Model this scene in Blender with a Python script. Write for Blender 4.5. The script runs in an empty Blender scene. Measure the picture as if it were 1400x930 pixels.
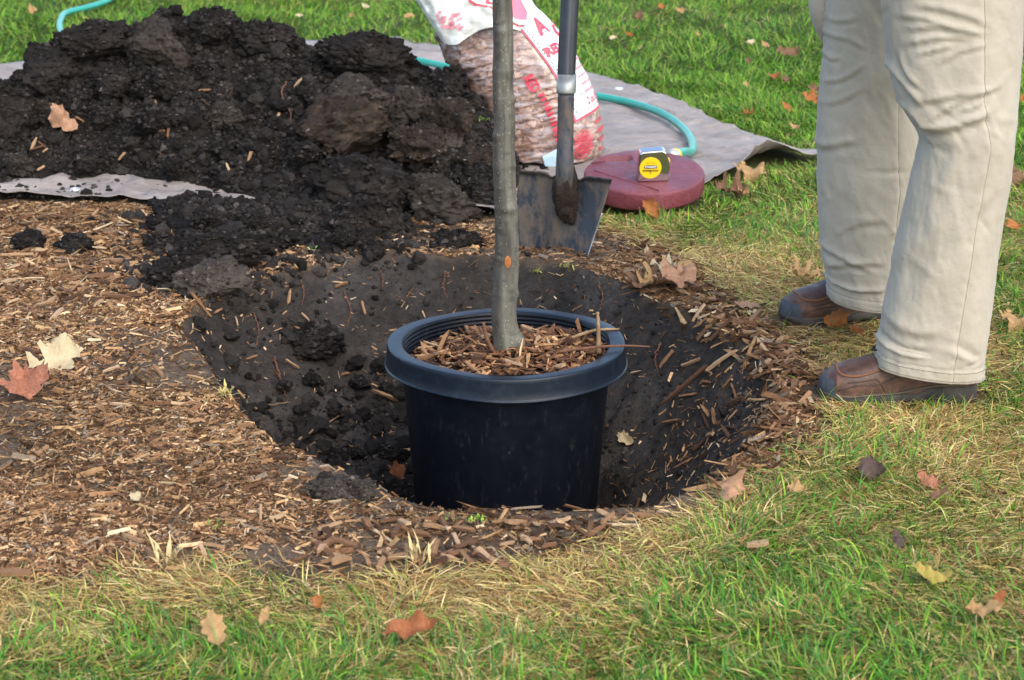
import bpy, bmesh, math, random
import numpy as np
from mathutils import Vector, Matrix, noise as mnoise
from mathutils.bvhtree import BVHTree

# ------------------------------------------------------------------ camera, sky, sun, exposure
scene = bpy.context.scene
CAM_H, PITCH, FPX = 1.335, math.radians(17.5), 2900.0     # lens height (m), tilt, focal length in photo pixels
cam_d = bpy.data.cameras.new('camera'); cam = bpy.data.objects.new('camera', cam_d)
scene.collection.objects.link(cam); scene.camera = cam
cam.location = (0, 0, CAM_H); cam.rotation_euler = (math.pi/2 - PITCH, 0, 0)
cam_d.sensor_width = 36; cam_d.lens = FPX/1400*36
cam_d.clip_start = 0.05; cam_d.clip_end = 800
cam_d.dof.use_dof = True; cam_d.dof.focus_distance = 4.25; cam_d.dof.aperture_fstop = 9.0

SUN_EL, SUN_AZ = math.radians(43), math.radians(150)        # azimuth clockwise from +Y (view direction): right, a little behind the camera
world = bpy.data.worlds.new('World'); scene.world = world; world.use_nodes = True
wn = world.node_tree; bg = wn.nodes['Background']
sky = wn.nodes.new('ShaderNodeTexSky'); sky.sky_type = 'NISHITA'; sky.sun_disc = False
sky.sun_elevation = SUN_EL; sky.sun_rotation = SUN_AZ
sky.air_density = 1.0; sky.dust_density = 2.0; sky.ozone_density = 1.0
wn.links.new(sky.outputs['Color'], bg.inputs['Color']); bg.inputs['Strength'].default_value = 0.15
sun_d = bpy.data.lights.new('sun', 'SUN'); sun = bpy.data.objects.new('sun', sun_d); scene.collection.objects.link(sun)
sun_d.energy = 0.85; sun_d.angle = math.radians(75); sun_d.color = (1.0, 0.95, 0.88)
sdir = Vector((math.sin(SUN_AZ)*math.cos(SUN_EL), math.cos(SUN_AZ)*math.cos(SUN_EL), math.sin(SUN_EL)))
sun.rotation_euler = sdir.to_track_quat('Z', 'Y').to_euler(); sun.location = sdir*20
scene.view_settings.view_transform = 'Standard'; scene.view_settings.look = 'None'
scene.view_settings.exposure = 1.55; scene.view_settings.gamma = 1.0
scene.cycles.use_denoising = True; scene.cycles.denoiser = 'OPENIMAGEDENOISE'
scene.cycles.max_bounces = 6; scene.cycles.diffuse_bounces = 3; scene.cycles.glossy_bounces = 3
scene.cycles.transmission_bounces = 4; scene.cycles.transparent_max_bounces = 6

rng = np.random.default_rng(7); random.seed(7)
COL = scene.collection

# ------------------------------------------------------------------ noise in numpy
def _h(ix, iy, iz, seed):
    h = (ix.astype(np.int64)*374761393 + iy.astype(np.int64)*668265263 + iz.astype(np.int64)*1442695041 + seed*974711) & 0xffffffff
    h = ((h ^ (h >> 13))*1274126177) & 0xffffffff
    h = ((h ^ (h >> 15))*2246822519) & 0xffffffff
    return ((h ^ (h >> 16)) & 0xffffff)/float(0xffffff)
def vn(x, y, z=None, seed=0):
    x = np.asarray(x, float); y = np.asarray(y, float); z = np.zeros_like(x) if z is None else np.asarray(z, float)
    x0, y0, z0 = np.floor(x), np.floor(y), np.floor(z); fx, fy, fz = x-x0, y-y0, z-z0
    fx = fx*fx*(3-2*fx); fy = fy*fy*(3-2*fy); fz = fz*fz*(3-2*fz)
    def g(a, b, c): return _h(x0+a, y0+b, z0+c, seed)
    def pl(c):
        return (g(0,0,c)*(1-fx)+g(1,0,c)*fx)*(1-fy) + (g(0,1,c)*(1-fx)+g(1,1,c)*fx)*fy
    if not np.any(fz): return pl(0)*2-1
    return (pl(0)*(1-fz)+pl(1)*fz)*2-1
def fbm(x, y, z=None, o=4, seed=0, g=.5):
    s = 0; a = 1; t = 0
    for i in range(o):
        f = 2.03**i
        s = s + a*vn(x*f+i*7.3, y*f-i*3.1, None if z is None else z*f, seed+i); t += a; a *= g
    return s/t
def worley(x, y, seed=0):                                  # F1 distance, F2-F1 and cell id, 2-D
    x = np.asarray(x, float); y = np.asarray(y, float); x0, y0 = np.floor(x), np.floor(y)
    f1 = np.full(x.shape, 9.); f2 = np.full(x.shape, 9.); idd = np.zeros(x.shape); zz = np.zeros_like(x)
    for i in (-1, 0, 1):
        for j in (-1, 0, 1):
            cx, cy = x0+i, y0+j
            d = np.hypot(cx+_h(cx, cy, zz, seed)-x, cy+_h(cx, cy, zz, seed+1)-y)
            m = d < f1
            f2 = np.where(m, f1, np.minimum(f2, d)); idd = np.where(m, _h(cx, cy, zz, seed+2), idd); f1 = np.where(m, d, f1)
    return f1, f2-f1, idd
def sstep(a, b, x):
    t = np.clip((x-a)/(b-a), 0, 1); return t*t*(3-2*t)

# ------------------------------------------------------------------ from a photo pixel to a place on the level ground
def ray(px, py):
    d = np.array([px-700.0, FPX*math.cos(PITCH) + (465-py)*math.sin(PITCH), -FPX*math.sin(PITCH) + (465-py)*math.cos(PITCH)])
    return d/np.linalg.norm(d)
def G(px, py, z=0.0):
    d = ray(px, py); t = (CAM_H-z)/-d[2]; return (d[0]*t, d[1]*t)
def Gp(pts): return np.array([G(*p) for p in pts])
def at_dist(px, py, y):
    d = ray(px, py); t = y/d[1]; return np.array([d[0]*t, y, CAM_H+d[2]*t])
def sdf_poly(P, x, y):                                      # >0 inside
    x = np.asarray(x, float); y = np.asarray(y, float)
    best = np.full(x.shape, 1e9); ins = np.zeros(x.shape, bool); n = len(P)
    for i in range(n):
        ax, ay = P[i]; bx, by = P[(i+1) % n]; ex, ey = bx-ax, by-ay
        t = np.clip(((x-ax)*ex+(y-ay)*ey)/(ex*ex+ey*ey+1e-12), 0, 1)
        best = np.minimum(best, np.hypot(x-ax-t*ex, y-ay-t*ey))
        c = ((ay > y) != (by > y)) & (x < (bx-ax)*(y-ay)/(by-ay+1e-12)+ax); ins ^= c
    return np.where(ins, best, -best)

# ------------------------------------------------------------------ mesh helpers
def mk(name, V, F, mat=None, parent=None, cols=None, smooth=True, attrs=None):
    """V (n,3); F a list of int arrays (m,k): one mesh object."""
    me = bpy.data.meshes.new(name); V = np.ascontiguousarray(V, dtype=np.float32)
    if not isinstance(F, (list, tuple)): F = [F]
    F = [np.asarray(f, dtype=np.int32) for f in F if len(f)]
    me.vertices.add(len(V)); me.vertices.foreach_set('co', V.ravel())
    li = np.concatenate([f.ravel() for f in F]); tot = np.concatenate([np.full(len(f), f.shape[1], np.int32) for f in F])
    st = np.concatenate([[0], np.cumsum(tot)[:-1]]).astype(np.int32)
    me.loops.add(len(li)); me.loops.foreach_set('vertex_index', li)
    me.polygons.add(len(tot)); me.polygons.foreach_set('loop_start', st)
    me.polygons.foreach_set('use_smooth', np.full(len(tot), bool(smooth)))
    if cols is not None:
        c = np.ones((len(V), 4), np.float32); c[:, :3] = cols
        me.color_attributes.new('Col', 'FLOAT_COLOR', 'POINT').data.foreach_set('color', c.ravel())
    for k, v in (attrs or {}).items():
        me.attributes.new(k, 'FLOAT', 'POINT').data.foreach_set('value', np.ascontiguousarray(v, dtype=np.float32))
    me.update(calc_edges=True); me.validate()
    return link(name, me, mat, parent)
def link(name, me, mat=None, parent=None):
    if mat: me.materials.append(mat)
    o = bpy.data.objects.new(name, me); COL.objects.link(o)
    if parent: adopt(o, parent)
    return o
def adopt(o, parent):
    o.parent = parent
    m = Matrix.Identity(4); p = parent
    while p is not None: m = p.matrix_basis.copy() @ m if p.parent is None else p.matrix_parent_inverse.copy() @ p.matrix_basis.copy() @ m; p = p.parent
    o.matrix_parent_inverse = m.inverted()
def empty(name, loc):
    o = bpy.data.objects.new(name, None); o.location = loc; o.empty_display_size = .05; COL.objects.link(o); return o
def tag(o, label, cat, group=None, kind=None):
    if label: o['label'] = label
    if cat: o['category'] = cat
    if group: o['group'] = group
    if kind: o['kind'] = kind
    return o
def grid_faces(nu, nv, wrap_u=False):                       # vertex index = v*nu + u
    u = np.arange(nu if wrap_u else nu-1); v = np.arange(nv-1); U, W = np.meshgrid(u, v)
    U2 = (U+1) % nu
    return np.stack([W*nu+U, W*nu+U2, (W+1)*nu+U2, (W+1)*nu+U], -1).reshape(-1, 4)
def tube(pts, r, n=10, cap=True):
    P = np.asarray(pts, float); r = np.broadcast_to(np.asarray(r, float), (len(P),)); T = np.gradient(P, axis=0)
    T /= np.linalg.norm(T, axis=1)[:, None]+1e-12
    a = np.array([0, 0, 1.]) if abs(T[0][2]) < .9 else np.array([1., 0, 0]); N = np.cross(T[0], a); N /= np.linalg.norm(N); V = []
    for i in range(len(P)):
        N = N-T[i]*N.dot(T[i]); N /= np.linalg.norm(N); B = np.cross(T[i], N); th = np.arange(n)/n*2*math.pi
        V.append(P[i] + r[i]*(np.cos(th)[:, None]*N + np.sin(th)[:, None]*B))
    V = np.concatenate(V); F = [grid_faces(n, len(P), True)]
    if cap:
        V = np.vstack([V, P[0], P[-1]]); k = np.arange(n); b = len(V)-2; e = (len(P)-1)*n
        F.append(np.stack([(k+1) % n, k, np.full(n, b)], -1)); F.append(np.stack([e+k, e+(k+1) % n, np.full(n, b+1)], -1))
    return V, F
def merge(*parts):
    V = []; F = {}; o = 0
    for v, fs in parts:
        for f in (fs if isinstance(fs, (list, tuple)) else [fs]):
            f = np.asarray(f); F.setdefault(f.shape[1], []).append(f+o)
        V.append(v); o += len(v)
    return np.vstack(V), [np.vstack(x) for x in F.values()]
def lathe(prof, n=96, c=(0, 0, 0)):                        # profile (r, z), open
    p = np.array(prof, float); th = np.arange(n)/n*2*math.pi
    V = np.stack([p[:, 0][:, None]*np.cos(th)+c[0], p[:, 0][:, None]*np.sin(th)+c[1], np.repeat(p[:, 1][:, None], n, 1)+c[2]], -1).reshape(-1, 3)
    return V, [grid_faces(n, len(p), True)]
def spline(pts, n):
    P = np.asarray(pts, float); t = np.zeros(len(P)); t[1:] = np.cumsum(np.linalg.norm(np.diff(P, axis=0), axis=1))
    M = np.gradient(P, t, axis=0); s = np.linspace(0, t[-1], n); i = np.clip(np.searchsorted(t, s, 'right')-1, 0, len(P)-2)
    h = (t[i+1]-t[i])[:, None]; u = ((s-t[i])/(t[i+1]-t[i]))[:, None]
    return P[i]*(2*u**3-3*u*u+1) + M[i]*h*(u**3-2*u*u+u) + P[i+1]*(3*u*u-2*u**3) + M[i+1]*h*(u**3-u*u)
def ico(sub):
    bm = bmesh.new(); bmesh.ops.create_icosphere(bm, subdivisions=sub, radius=1)
    V = np.array([v.co[:] for v in bm.verts]); F = np.array([[v.index for v in f.verts] for f in bm.faces]); bm.free(); return V, F

# ------------------------------------------------------------------ materials
class M:
    def __init__(s, name, rough=.8, spec=.3):
        s.m = bpy.data.materials.new(name); s.m.use_nodes = True; s.t = s.m.node_tree; s.b = s.t.nodes['Principled BSDF']
        s.b.inputs['Roughness'].default_value = rough; s.b.inputs['Specular IOR Level'].default_value = spec
    def n(s, typ, **kw):
        nd = s.t.nodes.new(typ)
        for k, v in kw.items(): setattr(nd, k, v)
        return nd
    def L(s, a, b): s.t.links.new(a, b)
    def coord(s, kind='Object', scale=(1, 1, 1)):
        tc = s.n('ShaderNodeTexCoord'); mp = s.n('ShaderNodeMapping'); mp.inputs['Scale'].default_value = scale
        s.L(tc.outputs[kind], mp.inputs['Vector']); return mp.outputs['Vector']
    def noise(s, scale, vec=None, detail=4, rough=.6):
        nd = s.n('ShaderNodeTexNoise'); nd.inputs['Scale'].default_value = scale; nd.inputs['Detail'].default_value = detail; nd.inputs['Roughness'].default_value = rough
        s.L(vec if vec is not None else s.coord(), nd.inputs['Vector']); return nd.outputs['Fac']
    def voro(s, scale, vec=None, out='Distance', feature='F1'):
        nd = s.n('ShaderNodeTexVoronoi'); nd.feature = feature; nd.inputs['Scale'].default_value = scale
        s.L(vec if vec is not None else s.coord(), nd.inputs['Vector']); return nd.outputs[out]
    def ramp(s, fac, stops, interp='LINEAR'):
        nd = s.n('ShaderNodeValToRGB'); nd.color_ramp.interpolation = interp; e = nd.color_ramp.elements
        while len(e) < len(stops): e.new(.5)
        for el, (p, c) in zip(e, stops): el.position = p; el.color = (*(c if hasattr(c, '__len__') else (c,)*3), 1)
        s.L(fac, nd.inputs['Fac']); return nd.outputs['Color']
    def mix(s, fac, a, b, mode='MIX'):
        nd = s.n('ShaderNodeMix', data_type='RGBA', blend_type=mode)
        for v, i in ((fac, 0), (a, 6), (b, 7)):
            if hasattr(v, 'links') or hasattr(v, 'is_linked'): s.L(v, nd.inputs[i])
            elif i == 0: nd.inputs[0].default_value = v
            else: nd.inputs[i].default_value = (*v, 1)
        return nd.outputs[2]
    def attr(s, name='Col', out='Color'):
        nd = s.n('ShaderNodeAttribute'); nd.attribute_name = name; return nd.outputs[out]
    def col(s, c):
        if hasattr(c, 'is_linked'): s.L(c, s.b.inputs['Base Color'])
        else: s.b.inputs['Base Color'].default_value = (*c, 1)
        return s
    def bump(s, h, strength=.5, dist=.01):
        nd = s.n('ShaderNodeBump'); nd.inputs['Strength'].default_value = strength; nd.inputs['Distance'].default_value = dist
        prev = s.b.inputs['Normal']
        if prev.is_linked: s.L(prev.links[0].from_socket, nd.inputs['Normal'])
        s.L(h, nd.inputs['Height']); s.L(nd.outputs['Normal'], prev); return s
    def set(s, **kw):
        for k, v in kw.items(): s.b.inputs[k.replace('_', ' ')].default_value = v
        return s

def m_ground():
    m = M('ground_soil', .95, .15); c = m.attr()
    f = m.ramp(m.noise(38, detail=6, rough=.7), [(.3, .55), (.7, 1.35)]); m.col(m.mix(1, c, f, 'MULTIPLY'))
    m.bump(m.noise(60, detail=7, rough=.75), 1., .016); m.bump(m.voro(170), .5, .004); return m.m
def m_soil(name='dark_soil', k=1., base=((.009, .0078, .0072), (.024, .0205, .018), (.070, .058, .049))):
    m = M(name, .96, .12)
    c = m.ramp(m.noise(9*k, detail=9, rough=.75), [(.3, base[0]), (.52, base[1]), (.78, base[2])])
    sp = m.ramp(m.voro(150*k, out='Color'), [(.82, 0.), (.93, 1.)])
    c = m.mix(m.mix(1., sp, (.35, .35, .35), 'MULTIPLY'), c, tuple(b*1.5 for b in base[2]))
    m.col(c); m.bump(m.noise(70*k, detail=7, rough=.78), 1, .020); m.bump(m.voro(130*k), .6, .008); return m.m
def m_attr(name, rough=.8, spec=.25, grain=None, bumpk=None):
    m = M(name, rough, spec); c = m.attr()
    if grain:
        f = m.ramp(m.noise(grain, detail=3), [(.3, .7), (.7, 1.25)]); c = m.mix(1, c, f, 'MULTIPLY')
    m.col(c)
    if bumpk: m.bump(m.noise(bumpk, detail=3), .5, .002)
    return m.m
def m_grass():
    m = M('grass_blade', .55, .25); m.col(m.attr())
    tr = m.n('ShaderNodeBsdfTranslucent'); m.L(m.attr(), tr.inputs['Color'])
    mx = m.n('ShaderNodeMixShader'); mx.inputs[0].default_value = .22
    out = m.t.nodes['Material Output']; m.L(m.b.outputs[0], mx.inputs[1]); m.L(tr.outputs[0], mx.inputs[2]); m.L(mx.outputs[0], out.inputs[0]); return m.m
def m_chip(name='wood_chip', dark=False):
    m = M(name, .85, .2); oi = m.n('ShaderNodeObjectInfo')
    st = [(0, (.060, .030, .016)), (.35, (.17, .085, .042)), (.7, (.30, .17, .085)), (1, (.46, .31, .18))] if not dark else [(0, (.03, .018, .012)), (.6, (.09, .048, .027)), (1, (.22, .13, .07))]
    c = m.ramp(oi.outputs['Random'], st)
    g = m.ramp(m.noise(40, m.coord(scale=(.25, 3, 3)), 4), [(.3, .6), (.75, 1.25)])
    m.col(m.mix(1, c, g, 'MULTIPLY')); m.bump(m.noise(60, m.coord(scale=(.2, 3, 3)), 3), .5, .002); return m.m
def m_leaf(name, c0, c1):
    m = M(name, .6, .3); c = m.mix(m.ramp(m.noise(22, detail=5), [(.35, 0.), (.68, 1.)]), c0, c1)
    sp = m.ramp(m.noise(120, detail=3), [(.58, 1.), (.72, .55)]); c = m.mix(1, c, sp, 'MULTIPLY')
    m.col(c); m.bump(m.noise(70, detail=3), .4, .003)
    tr = m.n('ShaderNodeBsdfTranslucent'); m.L(c, tr.inputs['Color']); mx = m.n('ShaderNodeMixShader'); mx.inputs[0].default_value = .2
    m.L(m.b.outputs[0], mx.inputs[1]); m.L(tr.outputs[0], mx.inputs[2]); m.L(mx.outputs[0], m.t.nodes['Material Output'].inputs[0]); return m.m
def m_plain(name, c, rough=.5, spec=.5, metal=0., nz=None, bumpk=None, bstr=.3):
    m = M(name, rough, spec); m.set(Metallic=metal)
    if nz: m.col(m.mix(m.ramp(m.noise(nz[0], detail=5), [(.35, 0.), (.7, 1.)]), c, nz[1]))
    else: m.col(c)
    if bumpk: m.bump(m.noise(bumpk, detail=4), bstr, .002)
    return m.m

# ------------------------------------------------------------------ layout on the ground
HOLE = Gp([(238, 452), (262, 424), (325, 396), (400, 372), (470, 359), (560, 352), (680, 353), (790, 368), (870, 395), (935, 428), (1000, 462), (1052, 505),
           (1066, 548), (1040, 600), (1000, 640), (955, 675), (900, 697), (820, 701), (700, 700), (610, 699), (560, 690), (500, 666), (440, 636), (375, 607), (328, 560), (288, 510)])
MULCH = Gp([(-600, 800), (-100, 800), (0, 805), (150, 792), (300, 776), (420, 792), (560, 788), (700, 775), (800, 752), (880, 738), (950, 714), (1015, 684), (1070, 646), (1115, 602),
            (1128, 548), (1105, 500), (1085, 462), (1050, 440), (1000, 425), (965, 392), (930, 362), (880, 338), (840, 318), (780, 296), (500, 280), (0, 235), (-700, 215)])
POT = np.array([-0.012, 4.05]); POT_RIM_Z, HOLE_D = .056, .365
def hole_in(x, y):
    return sdf_poly(HOLE, x, y) + .016*fbm(x*7, y*7, o=3, seed=21)
def mulch_in(x, y):
    return sdf_poly(MULCH, x, y) + .05*fbm(x*6, y*6, o=4, seed=31)
def terrain(x, y, parts=False):
    x = np.asarray(x, float); y = np.asarray(y, float)
    z = .010*fbm(x*1.6, y*1.6, o=3, seed=3)
    near = (np.abs(x) < 3) & (y > 2) & (y < 7.5)
    hi = np.full(x.shape, -5.0); mi = np.full(x.shape, -5.0)
    if near.any():
        xn, yn = x[near], y[near]; h = hole_in(xn, yn); m = mulch_in(xn, yn); hi[near] = h; mi[near] = m
        mk_ = sstep(-.06, .08, m); zz = mk_*(.004 + .009*fbm(xn*18, yn*18, o=3, seed=5))
        zz += .005*np.exp(-np.maximum(-h, 0)**2/.02)*mk_*sstep(3.45, 4.3, yn)                                  # low lip thrown up round the hole
        an = np.arctan2(yn-POT[1], xn-POT[0])                                            # wall width by side: back, left, front, right
        w = .40 + .12*np.maximum(np.sin(an), 0)**2 - .05*np.maximum(-np.cos(an), 0)**2 + .06*np.maximum(np.cos(an), 0)**2
        t = np.clip(h/w, 0, 1.0); t = np.where(h < 0, 0, t)
        dep = 1-(1-t)**1.75
        left_low = sstep(.1, -.35, xn)*sstep(.3, .75, t)
        f1, ed, _ = worley(xn*16, yn*16, 41); f1b, _, _ = worley(xn*34, yn*34, 47)
        lump = (.040*(1-np.clip(f1, 0, 1)) + .016*(1-np.clip(f1b, 0, 1)))
        rough = .010*fbm(xn*14, yn*14, o=4, seed=8) + .006*fbm(xn*55, yn*55, o=3, seed=9) + .010*np.abs(fbm(xn*6+yn*3, yn*14-xn*9, o=3, seed=10))
        fl_ = np.abs(np.mod(an*3.2+1.1*vn(an*2.3, t*1.2, seed=14), 1)*2-1); cutm = sstep(-.2, .3, vn(an*3.1, t*1.5+4, seed=15)); rg = .030*(fl_-.5)*cutm*sstep(.05, .3, t)*sstep(.95, .6, t) + .020*fbm(xn*5 + yn*2, yn*5, o=3, seed=12) + rough + left_low*(lump-.02) + (1-left_low)*.2*lump
        zz += -HOLE_D*dep + rg*sstep(.0, .09, h)
        flat = sstep(.26, .20, np.hypot(xn-POT[0], yn-POT[1])); zz = zz*(1-flat) + flat*(-HOLE_D-.004)   # trodden seat under the pot
        z[near] += zz
    return (z, hi, mi) if parts else z

# ground: one sheet, fine round the hole, coarse to the horizon
def axis(segs):
    out = []
    for a, b, st in segs: out.append(np.arange(a, b-1e-9, st))
    return np.concatenate(out)
gx = np.concatenate([-np.geomspace(400, 2.2, 26)[:-1], axis([(-2.2, -1.3, .03), (-1.3, -.82, .014), (-.82, .74, .0078), (.74, 1.3, .014), (1.3, 2.2, .03)]), np.geomspace(2.2, 400, 26)])
gy = np.concatenate([[-60, -20, -6, -1, 1, 2], axis([(2.4, 3.1, .02), (3.1, 4.95, .0078), (4.95, 5.8, .014), (5.8, 8, .035)]), np.geomspace(8, 600, 30)])
GX, GY = np.meshgrid(gx, gy); gxv, gyv = GX.ravel(), GY.ravel()
gz, g_hole, g_mul = terrain(gxv, gyv, True)
def lawn_tone(x, y):                                        # share of straw among the blades, 0..1
    p = .5 + .5*fbm(x*2.3, y*2.3, o=4, seed=61)
    p = sstep(.25, .8, p)
    near_edge = np.exp(-np.maximum(-sdf_poly(MULCH, x, y), 0)/.16)
    back = sstep(5.0, 6.3, y)
    return np.clip((.39 + .55*p)*(1-back) + back*(.03+.28*p*p) + .40*near_edge*(1-.5*back), 0, .97)
nm = (np.abs(gxv) < 6) & (gyv > 1.9) & (gyv < 12)
straw = np.full(gxv.shape, .2); straw[nm] = lawn_tone(gxv[nm], gyv[nm])
c_lawn = np.array([.040, .062, .015])[None]*(1-straw)[:, None] + np.array([.16, .112, .05])[None]*straw[:, None]
nz = fbm(gxv*9, gyv*9, o=4, seed=71)[:, None]
c_mul = np.array([.140, .100, .066])[None]*(1+.45*nz); c_soil = np.array([.046, .039, .033])[None]*(1+.55*nz); wet = sstep(.16, .34, g_hole)*sstep(.15, -.3, gxv); c_soil = c_soil*(1-.5*wet)[:, None]
grey = sstep(.1, .5, fbm(gxv*4.5, gyv*4.5, o=3, seed=75))[:, None]
c_mul = c_mul*(1-.55*grey) + np.array([.105, .086, .070])*.55*grey
c_soil = c_soil*(1-.6*grey) + np.array([.082, .073, .064])*.6*grey
mm = sstep(-.03, .03, g_mul)[:, None]; hm = sstep(-.012, .02, g_hole + .02*fbm(gxv*20, gyv*20, o=3, seed=77))[:, None]
gcol = c_lawn*(1-mm)+c_mul*mm; gcol = gcol*(1-hm)+c_soil*hm
ground = mk('ground', np.stack([gxv, gyv, gz], -1), grid_faces(len(gx), len(gy)), m_ground(), cols=gcol); ground['kind'] = 'structure'

# ------------------------------------------------------------------ tarpaulin
near_e = spline([(-2.4, 5.62), (-1.42, 5.43), (-1.0, 5.39), (-.7, 5.31), (-.35, 5.27), (-.05, 5.25), (.2, 5.36), (.45, 5.50), (.60, 5.66), (.76, 5.86), (.90, 5.87)], 320)
far_e = spline([(-2.4, 7.1), (-1.8, 7.42), (-1.1, 7.92), (-.46, 7.9), (.0, 7.5), (.30, 7.2), (.50, 6.85), (.64, 6.42), (.76, 6.15), (.85, 5.98), (.91, 5.885)], 320)
TARP = np.vstack([near_e[::8], far_e[::-8]])
def tarp_z(x, y, e):                                       # e: distance from the near edge
    w = .016*np.abs(fbm(x*4+y*2, y*5, o=3, seed=81)) + .016*(1-np.abs(vn(x*7+y*6, y*2.5-x*2, seed=83)))**4*.7 + .004*np.abs(vn(x*9, y*9, seed=82)) + .005*np.abs(vn(x*22, y*17, seed=84))
    cr = .006*np.exp(-((np.mod(x*.9+y*.5, .42)-.2)/.012)**2)
    return w + cr
nvt = 130
tt = (np.linspace(0, 1, nvt)**1.5)[:, None, None]
TP = near_e[None]*(1-tt)+far_e[None]*tt
tx, ty = TP[..., 0].ravel(), TP[..., 1].ravel()
d_edge = np.hypot(tx-np.tile(near_e[:, 0], nvt), ty-np.tile(near_e[:, 1], nvt))
tz = terrain(tx, ty) + .007 + tarp_z(tx, ty, d_edge)
edge = np.exp(-d_edge/.05)
tz += edge*(.002 + .010*sstep(-.2, .6, vn(tx*7, tx*0+3.3, seed=85)))
tz += .055*np.exp(-((tx-.72)/.085)**2)*np.exp(-d_edge/.10)                               # the lifted edge beside the corner
tz += .02*np.exp(-((tx-.90)/.05)**2)
tm = M('tarp_fabric', .62, .35)
tcol = m_ = tm.ramp(tm.noise(5, detail=8, rough=.7), [(.3, (.19, .155, .130)), (.55, (.285, .243, .212)), (.8, (.37, .325, .29))])
tm.col(tcol); tm.bump(tm.noise(7, tm.coord(scale=(1, 2.2, 1)), 6, .65), .9, .03); tm.bump(tm.noise(40, detail=4), .35, .006)
tarp = mk('tarpaulin', np.stack([tx, ty, tz], -1), grid_faces(320, nvt), tm.m)
sm = tarp.modifiers.new('thickness', 'SOLIDIFY'); sm.thickness = .0022; sm.offset = 1
tag(tarp, 'crumpled grey-brown tarpaulin spread on the lawn under the soil heap', 'tarpaulin')
tarp.name = 'tarpaulin'

# ------------------------------------------------------------------ soil heap
sil = [(-330, 250), (-200, 175), (-90, 140), (0, 118), (40, 98), (72, 68), (110, 48), (180, 44), (210, 26), (250, 34), (290, 30), (330, 42), (380, 52), (420, 68), (450, 62), (530, 84), (560, 112), (610, 130), (660, 146), (688, 196), (712, 262), (730, 300)]
R = []
for px, py in sil:
    dr = np.interp(px, [0, 400, 560, 720], [6.12, 6.1, 5.9, 5.55]); p = at_dist(px, py+18, dr); R.append((p[0], dr, max(p[2], 0)))
R = np.array(R); fb = Gp([(-450, 244), (0, 257), (100, 255), (190, 258), (260, 266), (350, 283), (430, 300), (520, 300), (570, 293), (680, 288), (730, 280)])
SPILL = Gp([(185, 282), (300, 278), (420, 290), (530, 300), (552, 318), (545, 336), (520, 342), (470, 352), (400, 352), (345, 385), (330, 402), (240, 398), (195, 372), (215, 330)])
def heap_h(x, y, fine=True):
    x = np.asarray(x, float); y = np.asarray(y, float)
    yr = np.interp(x, R[:, 0], R[:, 1]); zr = np.interp(x, R[:, 0], R[:, 2], left=0, right=0); yb = np.interp(x, fb[:, 0], fb[:, 1])
    yb = yb + .05*fbm(x*6, x*0+.5, o=3, seed=89); t = np.clip((y-yb)/np.maximum(yr-yb, .05), -1, 1); fr = np.where(t > 0, np.abs(t)**.85, -.6)
    fr = fr - .12*np.sin(np.clip(t, 0, 1)*math.pi)*sstep(-1.2, -.2, x)
    t2 = np.clip((y-yr)/.85, 0, 1.2); bk = 1-t2**1.4*1.1
    h = np.where(zr > .012, zr*np.where(y < yr, fr, bk), -.1)
    sp = sdf_poly(SPILL, x, y) + .05*fbm(x*9, y*9, o=3, seed=90)
    h = np.maximum(h, np.where(sp > -.05, sstep(-.03, .12, sp)*.028 - .014, -.1))
    if fine:
        big, _, _ = worley(x*5.2+.3*vn(x*4, y*4, seed=2), y*4.2, 91); f1, e1, i1 = worley(x*11, y*9.5, 93); f2, e2, i2 = worley(x*25, y*22, 95)
        am = sstep(-.005, .06, h)
        f3, e3, i3 = worley(x*52, y*46, 96)
        h = h + am*(.050*(.55-np.clip(big, 0, 1)) + .045*(i1-.5)*sstep(0, .25, e1) + .022*(i2-.5)*sstep(0, .3, e2) + .016*(.5-np.clip(f2, 0, 1)) + .012*(i3-.4)*sstep(0, .3, e3) + .03*fbm(x*3.5, y*3.5, o=2, seed=97) + .012*fbm(x*60, y*60, o=2, seed=98))
    return h
hx = np.concatenate([np.arange(-2.35, -1.9, .012), np.arange(-1.9, .16, .0060)]); hy = np.concatenate([np.arange(4.55, 6.25, .0066), np.arange(6.25, 7.05, .016)])
HX, HY = np.meshgrid(hx, hy); hxv, hyv = HX.ravel(), HY.ravel(); hh = heap_h(hxv, hyv)
base_t = terrain(hxv, hyv) + .018
hz = np.where(hh > 0, base_t+hh, base_t-.06)
am = np.clip(hh/.05, 0, 1)
hd = np.stack([.018*fbm(hxv*16, hyv*16, hz*16, o=2, seed=101), .030*fbm(hxv*13, hyv*13, hz*13, o=2, seed=104), np.zeros_like(hz)], -1)*am[:, None]
HV = np.stack([hxv, hyv, hz], -1)+hd; HF = grid_faces(len(hx), len(hy)); HF = HF[(hh[HF] > -.004).any(1)]
used = np.unique(HF); remap = np.full(len(HV), -1); remap[used] = np.arange(len(used)); HV = HV[used]; HF = remap[HF]; Hh = hh[used]
SOIL = m_soil()
heap = mk('soil_heap', HV, HF, SOIL); tag(heap, 'big heap of dark dug soil piled on the tarpaulin at left', 'soil heap')

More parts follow.
